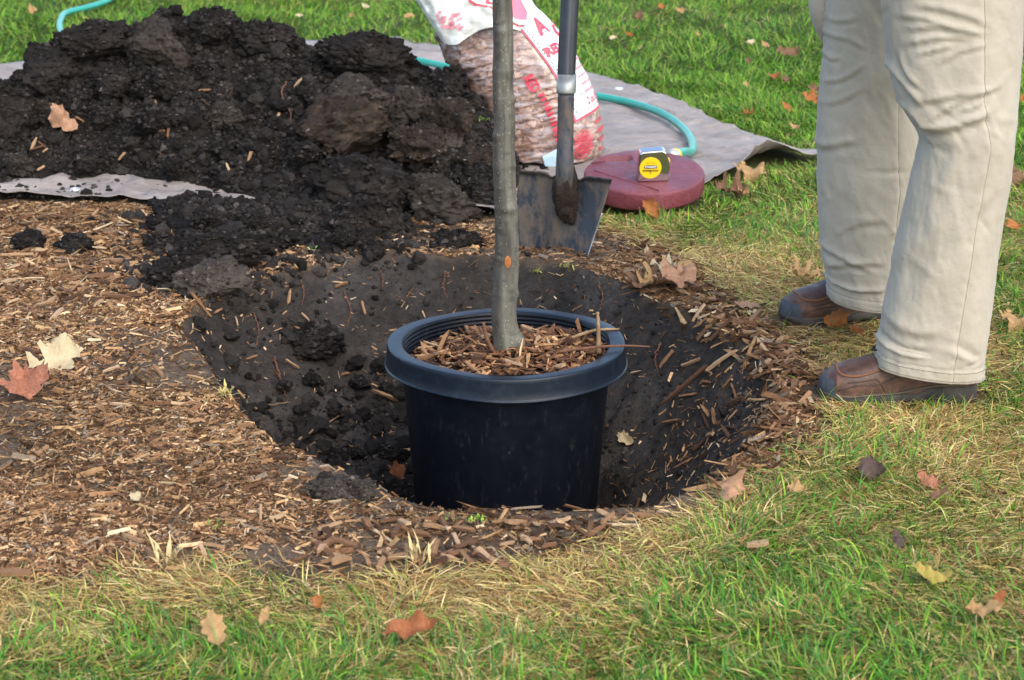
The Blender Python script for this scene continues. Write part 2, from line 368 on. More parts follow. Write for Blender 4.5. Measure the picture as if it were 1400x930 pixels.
# ------------------------------------------------------------------ what a pixel ray meets (ground, tarp, heap)
_tv = np.stack([tx, ty, tz], -1); _gsel = grid_faces(len(gx), len(gy)); _gv = np.stack([gxv, gyv, gz], -1)
_c = _gv[_gsel[:, 0]]; _gsel = _gsel[(np.abs(_c[:, 0]) < 3) & (_c[:, 1] > 2) & (_c[:, 1] < 11)]
BV = []
for v, f in ((_gv, _gsel), (_tv, grid_faces(320, nvt)), (HV, HF)):
    u = np.unique(f); rm = np.full(len(v), -1); rm[u] = np.arange(len(u)); BV.append(BVHTree.FromPolygons(v[u].tolist(), rm[f].tolist()))
def hit(px, py):
    d = Vector(ray(px, py)); best = None
    for b in BV:
        l, n, i, t = b.ray_cast(Vector((0, 0, CAM_H)), d)
        if l is not None and (best is None or t < best[2]): best = (l, n, t)
    l, n, t = best
    return l, (n if n.z > 0 else -n), t
def surf(x, y):
    best = None
    for b in BV:
        l, n, i, t = b.ray_cast(Vector((x, y, 3)), Vector((0, 0, -1)))
        if l is not None and (best is None or l.z > best[0].z): best = (l, n if n.z > 0 else -n)
    return best

# ------------------------------------------------------------------ nursery pot
PX, PY = POT; RZ = POT_RIM_Z
pm = M('pot_plastic', .42, .20)
pm.col(pm.mix(pm.ramp(pm.noise(14, detail=8, rough=.8), [(.55, 0.), (.78, .6)]), (.0036, .0047, .0080), (.013, .015, .019)))
dust = pm.ramp(pm.voro(48), [(.05, .9), (.22, 0.)])
dsel = pm.ramp(pm.voro(55, out='Color'), [(.80, 0.), (.92, .8)]); dust = pm.mix(1., dust, dsel, 'MULTIPLY')
scr = pm.ramp(pm.noise(55, pm.coord(scale=(1, 1, .35)), 8, .8), [(.56, 0.), (.76, .5)]); pm.col(pm.mix(pm.mix(1., dust, scr, 'ADD'), pm.b.inputs['Base Color'].links[0].from_socket, (.060, .058, .056)))
pm.L(pm.ramp(pm.noise(30, detail=6), [(.3, .34), (.7, .55)]), pm.b.inputs['Roughness']); pm.bump(pm.noise(60, detail=4), .12, .002)
rm_ = M('pot_rim_plastic', .33, .26); rm_.col(rm_.mix(rm_.ramp(rm_.noise(22, detail=8, rough=.8), [(.5, 0.), (.8, .7)]), (.0050, .0090, .0160), (.024, .038, .054))); rm_.bump(rm_.noise(45, detail=4), .15, .002)  # blue of the sky's reflection is tinted into the rim colour
pot = empty('nursery_pot', (PX, PY, -HOLE_D)); tag(pot, 'large black plastic nursery pot standing in the dug hole', 'pot')
HB = -HOLE_D
wall_prof = [(.0, HB+.004), (.165, HB+.004), (.175, HB+.002), (.181, HB+.010), (.1835, HB+.03)] + [(.1835+(.2095-.1835)*t, HB+.03+(RZ-.045-HB-.03)*t) for t in np.linspace(.05, 1, 14)]
V, F = lathe(wall_prof, 128, (PX, PY, 0)); V[:, 0] += .0012*np.sin(V[:, 2]*9)*np.sign(V[:, 0]-PX); mk('pot_wall', V, F, pm.m, pot)
inner = [(.2078, RZ-.003)]
for k in range(9): zt = RZ-.004-k*.0085; inner += [(.2075-.0004*k, zt), (.2048-.0004*k, zt-.002), (.2048-.0004*k, zt-.0055), (.2075-.0004*k, zt-.0075)]
inner += [(.200, RZ-.10), (.19, RZ-.2)]
V, F = lathe(inner, 128, (PX, PY, 0)); mk('inner_wall', V, F, pm.m, pot)
rim_prof = [(.2085, RZ-.046), (.2426, RZ-.046), (.2437, RZ-.0455), (.2442, RZ-.0442), (.2439, RZ-.0430), (.2420, RZ-.0422), (.2412, RZ-.040), (.2398, RZ-.026), (.2382, RZ-.009), (.2378, RZ-.0032), (.2372, RZ-.0014), (.2360, RZ-.0003), (.2345, RZ), (.2110, RZ-.0008), (.2090, RZ-.0012), (.2080, RZ-.0022), (.2072, RZ-.005)]
V, F = lathe(rim_prof, 160, (PX, PY, 0)); a = np.arctan2(V[:, 1]-PY, V[:, 0]-PX); V[:, 2] += .0025*np.sin(2*a+.6)+.0012*np.sin(5*a); mk('rim', V, F, rm_.m, pot)

# soil and bark inside the pot
def pot_top(x, y):
    r = np.hypot(x-PX, y-PY); return RZ-.046 + .034*(1-(r/.21)**2)*(.6+.4*sstep(-.2, .15, x-PX)) + .014*sstep(.05, .19, x-PX)*sstep(-.15, .1, y-PY) + .008*fbm(x*22, y*22, o=3, seed=111)
rr = np.linspace(0, .208, 30); V, F = lathe([(r, 0) for r in rr], 72, (PX, PY, 0)); V[:, 2] = pot_top(V[:, 0], V[:, 1])-.006
psoil = mk('potting_bark', V, F, m_soil('potting_soil', base=((.014, .009, .006), (.035, .021, .013), (.07, .042, .026)))); tag(psoil, 'dark bark compost filling the black nursery pot', 'compost', kind='stuff')

# ------------------------------------------------------------------ sapling
tree = empty('sapling_tree', (PX+.0, PY, RZ-.03)); tag(tree, 'young grey-barked sapling growing from the nursery pot', 'tree')
pp = [(697, 488), (694, 476), (691, 452), (689, 425), (691, 395), (693, 350), (692, 300), (690, 250), (689, 205), (690, 170), (688, 130), (688, 60), (687, 0)]
pts = [at_dist(a, b, PY+.0) for a, b in pp]; pts[0] = np.array([PX+.004, PY, RZ-.08])
top = pts[-1]; pts += [top+np.array([.004, .01, .35]), top+np.array([-.01, .02, .8]), top+np.array([.01, .03, 1.3])]
P = spline(pts, 420); zc = P[:, 2]
rad = np.interp(zc, [-.05, 0.02, .06, .10, .3, .8, 1.2, 2.1], [.036, .034, .0268, .0252, .0228, .0182, .016, .007])
nodes = [.155, .225, .33, .415, .475, .545, .60, .68, .90, 1.02, 1.15]
ringmask = np.zeros_like(rad)
for k, zn in enumerate(nodes): rad += (.0013, .0004, .0009, .0012, .0003, .0008)[k % 6]*np.exp(-((zc-zn)/.005)**2); ringmask += np.exp(-((zc-zn-.001)/.0022)**2)
n = 40; V, F = tube(P, rad, n); th = np.tile(np.arange(n)/n*2*math.pi, len(P)); zz = np.repeat(zc, n)
Vr = V[:len(P)*n]; cen = np.repeat(P, n, 0); dv = Vr-cen; rl = np.linalg.norm(dv, axis=1)[:, None]; dn = dv/rl
sc = 1 + .045*fbm(dn[:, 0]*1.2+3, dn[:, 1]*1.2, zz*14, o=3, seed=120)
bulge = np.zeros(len(zz))
for k, zn in enumerate(nodes):                              # bud scars sit on one side of each node
    a0 = k*2.4+.4; side = np.clip(dn[:, 0]*math.cos(a0)+dn[:, 1]*math.sin(a0), 0, 1); bulge += .0042*side**6*np.exp(-((zz-zn)/.008)**2)
bulge += .011*np.clip(dn[:, 0]*.9-dn[:, 1]*.4, 0, 1)**2*np.exp(-((zz-(RZ-.002))/.018)**2)
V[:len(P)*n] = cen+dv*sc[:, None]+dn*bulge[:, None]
bc = np.array([.098, .094, .074])[None]*(1+.25*fbm(dn[:, 0]*2, dn[:, 1]*2, zz*5, o=3, seed=123))[:, None]
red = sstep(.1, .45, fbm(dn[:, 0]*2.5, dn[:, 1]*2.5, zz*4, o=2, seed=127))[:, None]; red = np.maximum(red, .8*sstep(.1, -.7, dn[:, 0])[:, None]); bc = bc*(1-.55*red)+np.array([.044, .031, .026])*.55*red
low = sstep(.12, -.02, zz)[:, None]; bc = bc*(1-.3*low)+np.array([.16, .15, .09])*.3*low
rg = np.clip(np.repeat(ringmask, n), 0, 1)[:, None]*.45; bc = bc*(1-rg)+np.array([.05, .042, .034])*rg
bc = bc*(1+.55*fbm(dn[:, 0]*3, dn[:, 1]*3, zz*22, o=3, seed=129))[:, None]; ln_ = sstep(.45, .7, vn(zz*160, dn[:, 0]*2+3, seed=133))[:, None]; bc = bc*(1-.35*ln_)
bc = np.vstack([bc, bc[:2]])
bm_ = M('bark', .6, .35); spk = bm_.ramp(bm_.voro(190, bm_.coord(scale=(1, 1, .7))), [(.16, 1.), (.28, 0.)])
sel = bm_.ramp(bm_.voro(190, bm_.coord(scale=(1, 1, .7)), out='Color'), [(.35, 0.), (.75, .8)]); spk = bm_.mix(1, spk, sel, 'MULTIPLY')
cc = bm_.mix(1, bm_.attr(), bm_.ramp(bm_.noise(60, bm_.coord(scale=(1, 1, .3)), 5), [(.3, .75), (.7, 1.2)]), 'MULTIPLY')
bm_.col(bm_.mix(spk, cc, (.26, .22, .145))); bm_.bump(bm_.noise(90, bm_.coord(scale=(1, 1, .25)), 4), .4, .002); bm_.bump(spk, .5, .001)
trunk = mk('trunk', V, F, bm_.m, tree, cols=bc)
def on_trunk(px, py):
    zt = at_dist(px, py, PY)[2]; i = int(np.argmin(np.abs(zc-zt))); return P[i], rad[i], i
c, r, i = on_trunk(694, 355); th = np.linspace(0, 2*math.pi, 20, endpoint=False)
wv = []
for ring, k in ((1., .0), (.75, .0012), (.0001, .0016)):
    for t in th:
        ax = .0062*math.cos(t)*ring; az = .0125*math.sin(t)*ring; aa = (ax+.002)/r; wv.append((c[0]+(r*1.035+k)*math.sin(aa), c[1]-(r*1.035+k)*math.cos(aa), c[2]+az))
V = np.array(wv); mk('pruning_scar', V, [grid_faces(20, 3, True)], m_plain('fresh_wood', (.42, .17, .045), .7, .2, nz=(90, (.25, .09, .03))), trunk)
for k in range(7):                                          # bare side branches above the picture
    zb = 1.25+k*.12; i = int(np.argmin(np.abs(zc-zb))); a = k*2.4; d = np.array([math.cos(a), math.sin(a), .8]); s0 = P[i]
    V, F = tube(spline([s0, s0+d*.12, s0+d*.25+np.array([0, 0, .06]), s0+d*.36+np.array([.01, 0, .16])], 14), np.linspace(.006, .002, 14), 8); mk('branch', V, F, bm_.m, tree, cols=np.full((len(V), 3), .1))

# ------------------------------------------------------------------ shovel, its blade pushed into the ground
SY = 4.90; sb = at_dist(768, 345, SY); shov = empty('shovel', (sb[0], SY, 0)); tag(shov, 'black digging shovel stuck upright in the ground behind the pot', 'shovel')
sp_m = M('shovel_steel', .42, .5); sp_m.set(Metallic=.35)
mud = sp_m.ramp(sp_m.noise(16, sp_m.coord(scale=(1.6, 1, .7)), 9, .75), [(.43, 0.), (.60, .9)]); sp_m.col(sp_m.mix(mud, (.028, .034, .045), (.15, .115, .082)))
sp_m.L(sp_m.ramp(sp_m.noise(16, sp_m.coord(scale=(1.6, 1, .7)), 9, .75), [(.45, .36), (.62, .95)]), sp_m.b.inputs['Roughness']); sp_m.bump(mud, .5, .002); sp_m.bump(sp_m.noise(120, detail=3), .25, .001)
tl, tr_, bl, br = at_dist(711, 231, SY+.10), at_dist(837, 243, SY), at_dist(703, 366, SY+.08), at_dist(786, 396, SY-.02)
tl, tr_, bl, br = map(np.array, (tl, tr_, bl, br)); nu, nv = 41, 46
us, vs = np.linspace(0, 1, nu), np.linspace(0, 1, nv); V = []
for v in vs:
    for u in us:
        q = (tl*(1-u)+tr_*u)*(1-v)+(bl*(1-u)+br*u)*v
        e = 2*u-1; q = q.copy(); q[0] += .004*math.sin(v*math.pi)*math.copysign(abs(e)**3, e); q[2] += .05*v*v*abs(e)**3*(e < 0)
        dish = .030*(1-e*e)*(.35+.65*v)                    # the blade is hollow towards the camera
        step = -.016*np.exp(-(v/.03)**2)                   # turned foot treads along the top edge
        soc = -.018*np.exp(-(e/.16)**2)*(1-sstep(.30, .78, v))
        q[1] += dish + (step if abs(e) > .28 else 0) + soc
        if v < .10: q[2] += -.012*np.exp(-(abs(e)-.28)**2/.012)*(1-v/.10)
        q[1] += .0012*float(vn(np.array([u*6]), np.array([v*6]), seed=131)[0]); V.append(q)
blade = mk('blade', np.array(V), grid_faces(nu, nv), sp_m.m, shov); md = blade.modifiers.new('plate', 'SOLIDIFY'); md.thickness = .003; md.offset = 0
s_top, s_bot = at_dist(774, 128, SY+.06), at_dist(772, 296, SY+.034); s_mid = at_dist(772, 240, SY+.026)
V, F = tube(spline([s_top, at_dist(773, 180, SY+.048), s_mid, s_bot+np.array([0, .010, 0]), s_bot+np.array([0, .024, -.03])], 40), np.interp(np.linspace(0, 1, 40), [0, .35, .6, .85, 1], [.0195, .0195, .022, .017, .004]), 20); mk('socket', V, F, sp_m.m, shov)
h_top = at_dist(781, -190, SY+.15)
V, F = tube(spline([at_dist(774, 112, SY+.063), at_dist(776, 60, SY+.08), at_dist(779, 0, SY+.10), h_top], 40), np.linspace(.0215, .0225, 40), 24); mk('handle', V, F, m_plain('black_handle', (.010, .012, .018), .35, .5, nz=(30, (.02, .022, .028))), shov)
V, F = tube([at_dist(774, 127, SY+.060), at_dist(774, 126, SY+.060), at_dist(775, 102, SY+.066), at_dist(775, 101, SY+.066)], [.0225, .0232, .0232, .0225], 28); mk('ferrule', V, F, m_plain('ferrule_metal', (.34, .35, .33), .45, .5, .6, nz=(20, (.22, .22, .20)), bumpk=60), shov)
vi, fi = ico(4); q = vi.copy(); nzv = fbm(q[:, 0]*2.2, q[:, 1]*2.2, q[:, 2]*2.2, o=5, seed=141)
q *= (1+.42*nzv)[:, None]; q *= np.array([.032, .024, .068]); q += at_dist(774, 266, SY+.030)
mk('caked_mud', q, [fi], m_soil('caked_mud', base=((.020, .014, .010), (.05, .036, .026), (.11, .08, .058))), shov)
# bright worn edges of the blade
E = np.array(V) if False else None
bvv = np.array([v.co[:] for v in blade.data.vertices]).reshape(nv, nu, 3)
for col_, nm_ in ((0, 'l'), (nu-1, 'r')):
    ln = bvv[14:40, col_]+np.array([0, -.003, 0]); V, F = tube(ln, .0016, 6); mk('worn_edge', V, F, m_plain('bare_steel', (.42, .42, .44), .35, .5, .9), shov)

# ------------------------------------------------------------------ maroon disc and tape measure
dc = np.array([*G(880, 254, .05), 0]); DR = .158; z0 = terrain(dc[:1], dc[1:2])[0]+.020; DT = .052
disc = empty('watering_disc', (dc[0], dc[1], z0)); tag(disc, 'round maroon plastic disc with a slot lying on the tarpaulin edge', 'disc')
dm = M('maroon_plastic', .38, .5); dm.col(dm.ramp(dm.noise(8, detail=7, rough=.7), [(.3, (.115, .022, .030)), (.55, (.17, .036, .047)), (.8, (.25, .075, .085))])); dm.bump(dm.noise(26, dm.coord(scale=(1, 2.5, 1)), 7, .75), .7, .010); dm.L(dm.ramp(dm.noise(18, detail=6), [(.3, .3), (.7, .55)]), dm.b.inputs['Roughness'])
N = 160; ths = np.arange(N)/N*2*math.pi; kid = 1-.035*np.exp(-((ths-2.75)/.3)**2)      # a little notch in the round outline
prof = [(0.001, 0), (.93, 0), (.985, .003), (1., .010), (1., DT-.010), (.997, DT-.005), (.985, DT-.001), (.965, DT), (.80, DT+.001), (.5, DT+.002), (0.001, DT+.002)]
prof = [(r*DR, z) for r, z in prof]
V = np.array([[r*math.cos(t)*k, r*math.sin(t)*k, z] for r, z in prof for t, k in zip(ths, kid)]); V[:, 2] += .002*fbm(V[:, 0]*14, V[:, 1]*14, o=3, seed=151)*(V[:, 2] > .02)
V += np.array([dc[0], dc[1], z0]); body = mk('disc_body', V, [grid_faces(N, len(prof), True)], dm.m, disc)
sc_ = np.array([dc[0]-.068, dc[1]+.082, 0]); bmx = bmesh.new()     # the hand slot is cut through
sl = [(.026*math.copysign(1, math.cos(t))+.018*math.cos(t), .021*math.sin(t)*1.0) for t in np.linspace(0, 2*math.pi, 24, endpoint=False)]
sl = [(x+sc_[0], y+sc_[1]+.004) for x, y in sl]; n = len(sl)
V = np.array([(x, y, z) for z in (z0+.006, z0+.1) for x, y in sl]); cut = mk('slot_cutter', V, [grid_faces(n, 2, True)], None)
bmc = bmesh.new(); bmc.from_mesh(cut.data); bmesh.ops.holes_fill(bmc, edges=bmc.edges, sides=0); bmesh.ops.recalc_face_normals(bmc, faces=bmc.faces); bmc.to_mesh(cut.data); bmc.free()
bmc = bmesh.new(); bmc.from_mesh(body.data); bmesh.ops.holes_fill(bmc, edges=[e for e in bmc.edges if e.is_boundary], sides=0); bmesh.ops.remove_doubles(bmc, verts=bmc.verts, dist=.0004); bmesh.ops.recalc_face_normals(bmc, faces=bmc.faces); bmc.to_mesh(body.data); bmc.free()
bo = body.modifiers.new('slot', 'BOOLEAN'); bo.operation = 'DIFFERENCE'; bo.object = cut; bo.solver = 'EXACT'
dg = bpy.context.evaluated_depsgraph_get(); me2 = bpy.data.meshes.new_from_object(body.evaluated_get(dg)); body.modifiers.clear(); body.data = me2; bpy.data.objects.remove(cut)
for A, B in (((-.13, .0), (.03, -.14)), ((-.10, .075), (-.135, .055))):    # moulding seams
    A, B = (A[0]+dc[0], A[1]+dc[1]), (B[0]+dc[0], B[1]+dc[1]); V, F = tube([(A[0]*(1-t)+B[0]*t, A[1]*(1-t)+B[1]*t, z0+DT+.0016) for t in np.linspace(0, 1, 8)], .0016, 6); mk('moulding_seam', V, F, dm.m, disc)

def text_mesh(s, size, bold=0., align='CENTER'):
    cu = bpy.data.curves.new('lettering', 'FONT'); cu.body = s; cu.size = size; cu.align_x = align; cu.align_y = 'CENTER'; cu.offset = bold; cu.resolution_u = 2
    o = bpy.data.objects.new('lettering', cu); COL.objects.link(o); d = bpy.context.evaluated_depsgraph_get(); me = bpy.data.meshes.new_from_object(o.evaluated_get(d)); bpy.data.objects.remove(o)
    me.calc_loop_triangles(); V = np.array([v.co[:] for v in me.vertices]); F = np.array([t.vertices[:] for t in me.loop_triangles]); return V, F
DTILT = math.radians(8); disc.rotation_euler = (DTILT, 0, 0); disc.location.z += DR*math.sin(DTILT)-.006
twl = Matrix.Rotation(DTILT, 4, 'X') @ Vector((.018, -.066, DT+.002)) + disc.location
tape = empty('tape_measure', tuple(twl)); tag(tape, 'chrome tape measure with round yellow label standing on the maroon disc', 'tape measure')
tape.rotation_euler = (DTILT, 0, math.radians(6)); TW, TH, TD = .083, .086, .036
def local(name, V, F, mat, par, smooth=False):
    o = mk(name, V, F, mat, None, smooth=smooth); o.parent = par; return o
out = [(-.5, 0), (.44, 0), (.47, .035), (.47, .10), (.5, .38), (.5, .55), (.36, .93), (.26, .995), (-.40, .955), (-.47, .90)]
O = np.array(out)*[TW, TH]; n = len(O); rings = [(.94, -TD/2), (1, -TD/2+.004), (1, TD/2-.004), (.94, TD/2)]; cen2 = np.array([0, TH*.48])
V = np.array([[(p-cen2)[0]*k+cen2[0], y, (p-cen2)[1]*k+cen2[1]] for k, y in rings for p in O]); F = [grid_faces(n, 4, True)]
bm2 = bmesh.new(); vs_ = [bm2.verts.new(v) for v in V]
for f in F[0]: bm2.faces.new([vs_[i] for i in f])
bm2.faces.new([vs_[i] for i in range(n)]); bm2.faces.new([vs_[3*n+i] for i in range(n-1, -1, -1)]); bmesh.ops.recalc_face_normals(bm2, faces=bm2.faces)
me = bpy.data.meshes.new('case'); bm2.to_mesh(me); bm2.free()
chrome = M('chrome', .16, .5); chrome.set(Metallic=1.); chrome.col((.62, .60, .58)); chrome.bump(chrome.noise(30, detail=3), .08, .002)
case = link('case', me, chrome.m); case.parent = tape; bv = case.modifiers.new('soft_edge', 'BEVEL'); bv.width = .0022; bv.segments = 3
th = np.linspace(0, 2*math.pi, 48, endpoint=False); lc = (-.010, TH*.455); yf = -TD/2-.0012
def disc_mesh(r, y, cx, cz, rx=1., n=48):
    t = np.linspace(0, 2*math.pi, n, endpoint=False); V = [(cx, y, cz)]+[(cx+r*rx*math.cos(a), y, cz+r*math.sin(a)) for a in t]+[(cx+r*rx*math.cos(a), y+.0015, cz+r*math.sin(a)) for a in t]
    k = np.arange(n); return np.array(V), [np.stack([np.zeros(n, int), 1+k, 1+(k+1) % n], -1), np.stack([1+k, 1+n+k, 1+n+(k+1) % n, 1+(k+1) % n], -1)]
V, F = disc_mesh(.0285, yf, *lc); label = local('yellow_label', V, F, m_plain('label_yellow', (.75, .50, .012), .4, .4), tape)
blk = m_plain('label_black', (.012, .012, .012), .5, .4); wht = m_plain('label_white', (.75, .75, .72), .5, .4)
t = np.linspace(0, 2*math.pi, 32, endpoint=False); V = np.array([(lc[0]+math.copysign(.0125, math.cos(a))+.0045*math.cos(a), yf-.0008, lc[1]+.003+.0046*math.sin(a)) for a in t]+[(lc[0], yf-.0008, lc[1]+.003)]); k = np.arange(32)
local('name_plate', V, [np.stack([k, (k+1) % 32, np.full(32, 32)], -1)], blk, label)
for s, sz, dz, mt, dy, bo_ in (('STANLEY', .0074, .003, wht, .0014, .0003), ('POWERLOCK', .0066, -.0075, blk, .0008, .0003), ('II', .0052, -.0135, blk, .0008, .0003), ('25 ft / 7.5m', .0046, .0135, blk, .0008, 0.)):
    V, F = text_mesh(s, sz, bo_); V = np.stack([V[:, 0]+lc[0], np.full(len(V), yf-dy), V[:, 1]+lc[1]+dz], -1); local('lettering', V, F, mt, label)
V = np.array([(x, y, z) for x in (.44*TW, .515*TW) for y in (-.010, .010) for z in (.004, .014)]); F = np.array([[0, 1, 3, 2], [4, 6, 7, 5], [0, 4, 5, 1], [2, 3, 7, 6], [1, 5, 7, 3], [0, 2, 6, 4]])
local('hook', V, F, chrome.m, tape)
V = np.array([(x, y, z) for x, z in ((.46*TW, .45*TH), (.52*TW, .48*TH), (.50*TW, .66*TH), (.44*TW, .66*TH)) for y in (-.007, .007)]); F = np.array([[0, 2, 3, 1], [2, 4, 5, 3], [4, 6, 7, 5], [0, 1, 7, 6], [0, 6, 4, 2], [1, 3, 5, 7]])
local('lock_button', V, F, m_plain('button_yellow', (.70, .48, .05), .4, .4), tape)

# ------------------------------------------------------------------ garden hose, from far left round behind heap and bag to the disc
hp = [(300, -60), (220, -30), (165, -2), (148, 12), (118, 22), (92, 30), (84, 40)]
H3 = [np.array([*G(a, b), .0]) for a, b in hp] + [np.array([-1.62, 7.75, 0]), np.array([-1.35, 7.25, 0]), np.array([-1.0, 7.05, 0]), np.array([-.7, 7.1, 0])] + [np.array([*G(a, b), .0]) for a, b in ((530, 92), (585, 101), (640, 113), (720, 130), (800, 145), (850, 154), (893, 168))] + [np.array([dc[0]+(DR+q_)*math.cos(a_), dc[1]+(DR+q_)*math.sin(a_), 0.]) for q_, a_ in ((.145, 1.13), (.075, 1.08), (.030, 1.05))]
Hs = spline(H3, 260); tb = sdf_poly(TARP, Hs[:, 0], Hs[:, 1]); Hs[:, 2] = terrain(Hs[:, 0], Hs[:, 1]) + np.where(tb > 0, .014+.012, .022) + .013
Hs[-14:, 2] += sstep(0, 1, np.linspace(0, 1, 14))*.052
for _ in range(3): Hs[1:-1, 2] = np.maximum(Hs[1:-1, 2], (Hs[:-2, 2]+Hs[2:, 2])/2)
hose = empty('garden_hose', tuple(Hs[-1])); tag(hose, 'teal green garden hose lying across the lawn and tarpaulin to the disc', 'hose')
V, F = tube(Hs, .0118, 14); hm_ = M('hose_vinyl', .35, .5); hm_.col(hm_.mix(hm_.ramp(hm_.noise(20, detail=4), [(.3, 0.), (.7, .5)]), (.020, .27, .20), (.05, .36, .29))); mk('tube', V, F, hm_.m, hose)
d = Hs[-1]-Hs[-3]; d /= np.linalg.norm(d); e = Hs[-1]
V, F = tube([e-d*.006, e-d*.003, e+d*.014, e+d*.016], [.0150, .0190, .0190, .0175], 18); mk('coupler', V, F, m_plain('coupler_yellow', (.62, .40, .055), .4, .5), hose)
V, F = tube([e+d*.0155, e+d*.018, e+d*.024, e+d*.045], [.0185, .0190, .0185, .0185], 18); mk('collar', V, F, m_plain('collar_metal', (.55, .54, .48), .35, .5, .7), hose)
# tarp eyelets
for px, py in ((103, 261), (846, 123)):
    g = G(px, py); l, nrm, t_ = hit(px, py); V, F = lathe([(.0065, .002), (.0085, .0050), (.0125, .0050), (.0150, .0025), (.0152, .0), (.0065, .0)], 28)
    q = nrm.to_track_quat('Z', 'Y').to_matrix(); V = V@np.array(q).T + np.array(l[:])+np.array(nrm[:])*.0022; mk('eyelet', V, F, m_plain('eyelet_metal', (.70, .70, .72), .35, .5, .5), tarp)
    V, F = lathe([(.0002, .0022), (.0075, .0022)], 20); V = V@np.array(q).T + np.array(l[:])+np.array(nrm[:])*.0022; mk('eyelet_shade_disc', V, F, m_plain('eyelet_shade', (.02, .02, .022), .9, .1), tarp)  # flat dark disc paints the shade inside the ring; nothing is cut

# ------------------------------------------------------------------ bag of bark mulch
BY = 5.88; b0 = at_dist(767, 236, BY); b1 = at_dist(668, 42, BY+.05); ax = b1-b0; BL = np.linalg.norm(ax); ax /= BL
bn = np.array([0, -1., 0]); bn -= ax*bn.dot(ax); bn /= np.linalg.norm(bn); br_ = np.cross(bn, ax); br_ /= np.linalg.norm(br_)
if br_[0] < 0: br_ = -br_
bag = empty('mulch_bag', tuple(b0-np.array([0, 0, .03]))); tag(bag, 'slumped clear plastic bag of bark mulch with red and white print', 'bag')
def bag_pt(th, v, off=0., wr=True):
    th = np.asarray(th, float); v = np.asarray(v, float)
    rx = np.interp(v, [-.12, -.10, -.05, .02, .12, .3, .6, .8, .95, 1.08, 1.2, 1.45, 1.7], [.0, .06, .11, .138, .150, .153, .152, .150, .146, .138, .132, .120, .10])
    ry = np.interp(v, [-.12, -.10, -.05, .02, .12, .3, .6, .8, .95, 1.08, 1.2, 1.45, 1.7], [.0, .05, .09, .110, .122, .125, .120, .108, .085, .055, .035, .022, .015])
    c, s = np.cos(th), np.sin(th); ex = .82
    X = rx*np.sign(c)*np.abs(c)**ex; Y = ry*np.sign(s)*np.abs(s)**ex
    bend = .035*np.sin(np.clip(v, 0, 1)*math.pi)
    w = 0.
    if wr:
        cr = np.abs(vn(v*34+1.5*np.sin(th*2), th*1.5, seed=161)); cr2 = np.abs(vn(v*17+th*.8, th*3, seed=163)); lump = fbm(np.cos(th)*2.2, np.sin(th)*2.2, v*4, o=3, seed=165)
        face = sstep(1.0, 1.35, th)*sstep(3.6, 3.0, th)     # creases cross the clear side; the printed side is pulled smooth
        w = face*(.010*(.5-cr)+.006*(.5-cr2)) + .009*lump + (1-face)*.003*vn(th*5, v*9, seed=167)
    P = b0 + ax[None]*(v*BL)[..., None].reshape(-1, 1) if False else None
    base = b0 + np.multiply.outer(v*BL, ax) + np.multiply.outer(bend, br_)
    nrm = np.multiply.outer(c/np.maximum(rx, .02), br_)+np.multiply.outer(s/np.maximum(ry, .02), bn); nrm /= np.linalg.norm(nrm, axis=-1)[..., None]+1e-9
    return base + X[..., None]*br_ + Y[..., None]*bn + nrm*(w+off)[..., None] if not np.isscalar(w) else base + X[..., None]*br_ + Y[..., None]*bn + nrm*off
nu, nv = 170, 150; TH_, VV = np.meshgrid(np.arange(nu)/nu*2*math.pi - math.pi/2, np.linspace(-.12, 1.14, nv))
V = bag_pt(TH_.ravel(), VV.ravel()); V[:, 2] = np.maximum(V[:, 2], .03)
bgm = M('bagged_bark', .32, .5); uvc = bgm.coord(scale=(1, 1, 1))
dist_ = bgm.n('ShaderNodeTexNoise'); dist_.inputs['Scale'].default_value = 26; bgm.L(bgm.coord(), dist_.inputs['Vector']); vm_ = bgm.n('ShaderNodeVectorMath', operation='MULTIPLY_ADD'); bgm.L(dist_.outputs['Color'], vm_.inputs[0]); vm_.inputs[1].default_value = (.06, .06, .06); bgm.L(bgm.coord(scale=(.7, 1, 1)), vm_.inputs[2]); w1 = bgm.voro(110, vm_.outputs[0], out='Color'); base = bgm.ramp(w1, [(.1, (.07, .034, .022)), (.4, (.20, .10, .062)), (.7, (.36, .20, .125)), (.95, (.50, .34, .23))])
base = bgm.mix(bgm.ramp(bgm.noise(12, detail=5), [(.35, .5), (.6, 0.)]), base, (.05, .028, .018))
hazec = bgm.ramp(bgm.noise(34, bgm.coord(scale=(.4, .4, 2.2)), 5, .6), [(.50, .10), (.60, .38), (.70, .62)]); bgm.col(bgm.mix(hazec, base, (.55, .50, .50)))
bgm.bump(bgm.noise(34, bgm.coord(scale=(.4, .4, 2.2)), 5, .6), .5, .01); bgm.set(Coat_Weight=.6, Coat_Roughness=.15)
mk('filled_sack', V, [grid_faces(nu, nv, True)], bgm.m, bag)
# printed panel and lettering follow the sack a little above it
pr_w = M('print_white', .38, .5); pr_w.col(pr_w.mix(pr_w.ramp(pr_w.noise(14, detail=4), [(.35, 0.), (.7, 1.)]), (.62, .64, .66), (.74, .75, .75))); pr_w.bump(pr_w.noise(30, detail=3), .2, .004)
pr_r = m_plain('print_red', (.55, .045, .075), .42, .4); pr_p = m_plain('print_pink', (.62, .22, .25), .45, .4); pr_g = m_plain('print_mint', (.40, .66, .56), .45, .4); pr_k = m_plain('print_dark', (.06, .10, .09), .5, .4)
def patch(name, t0, t1, v0, v1, mat, off, n1=30, n2=40):
    A, B = np.meshgrid(np.linspace(t0, t1, n1), np.linspace(v0, v1, n2)); V = bag_pt(A.ravel(), B.ravel(), np.full(A.size, off)); return mk(name, V, [grid_faces(n1, n2)], mat, bag)
TB = 1.06                                                   # left border of the panel (angle, pi/2 faces the camera)
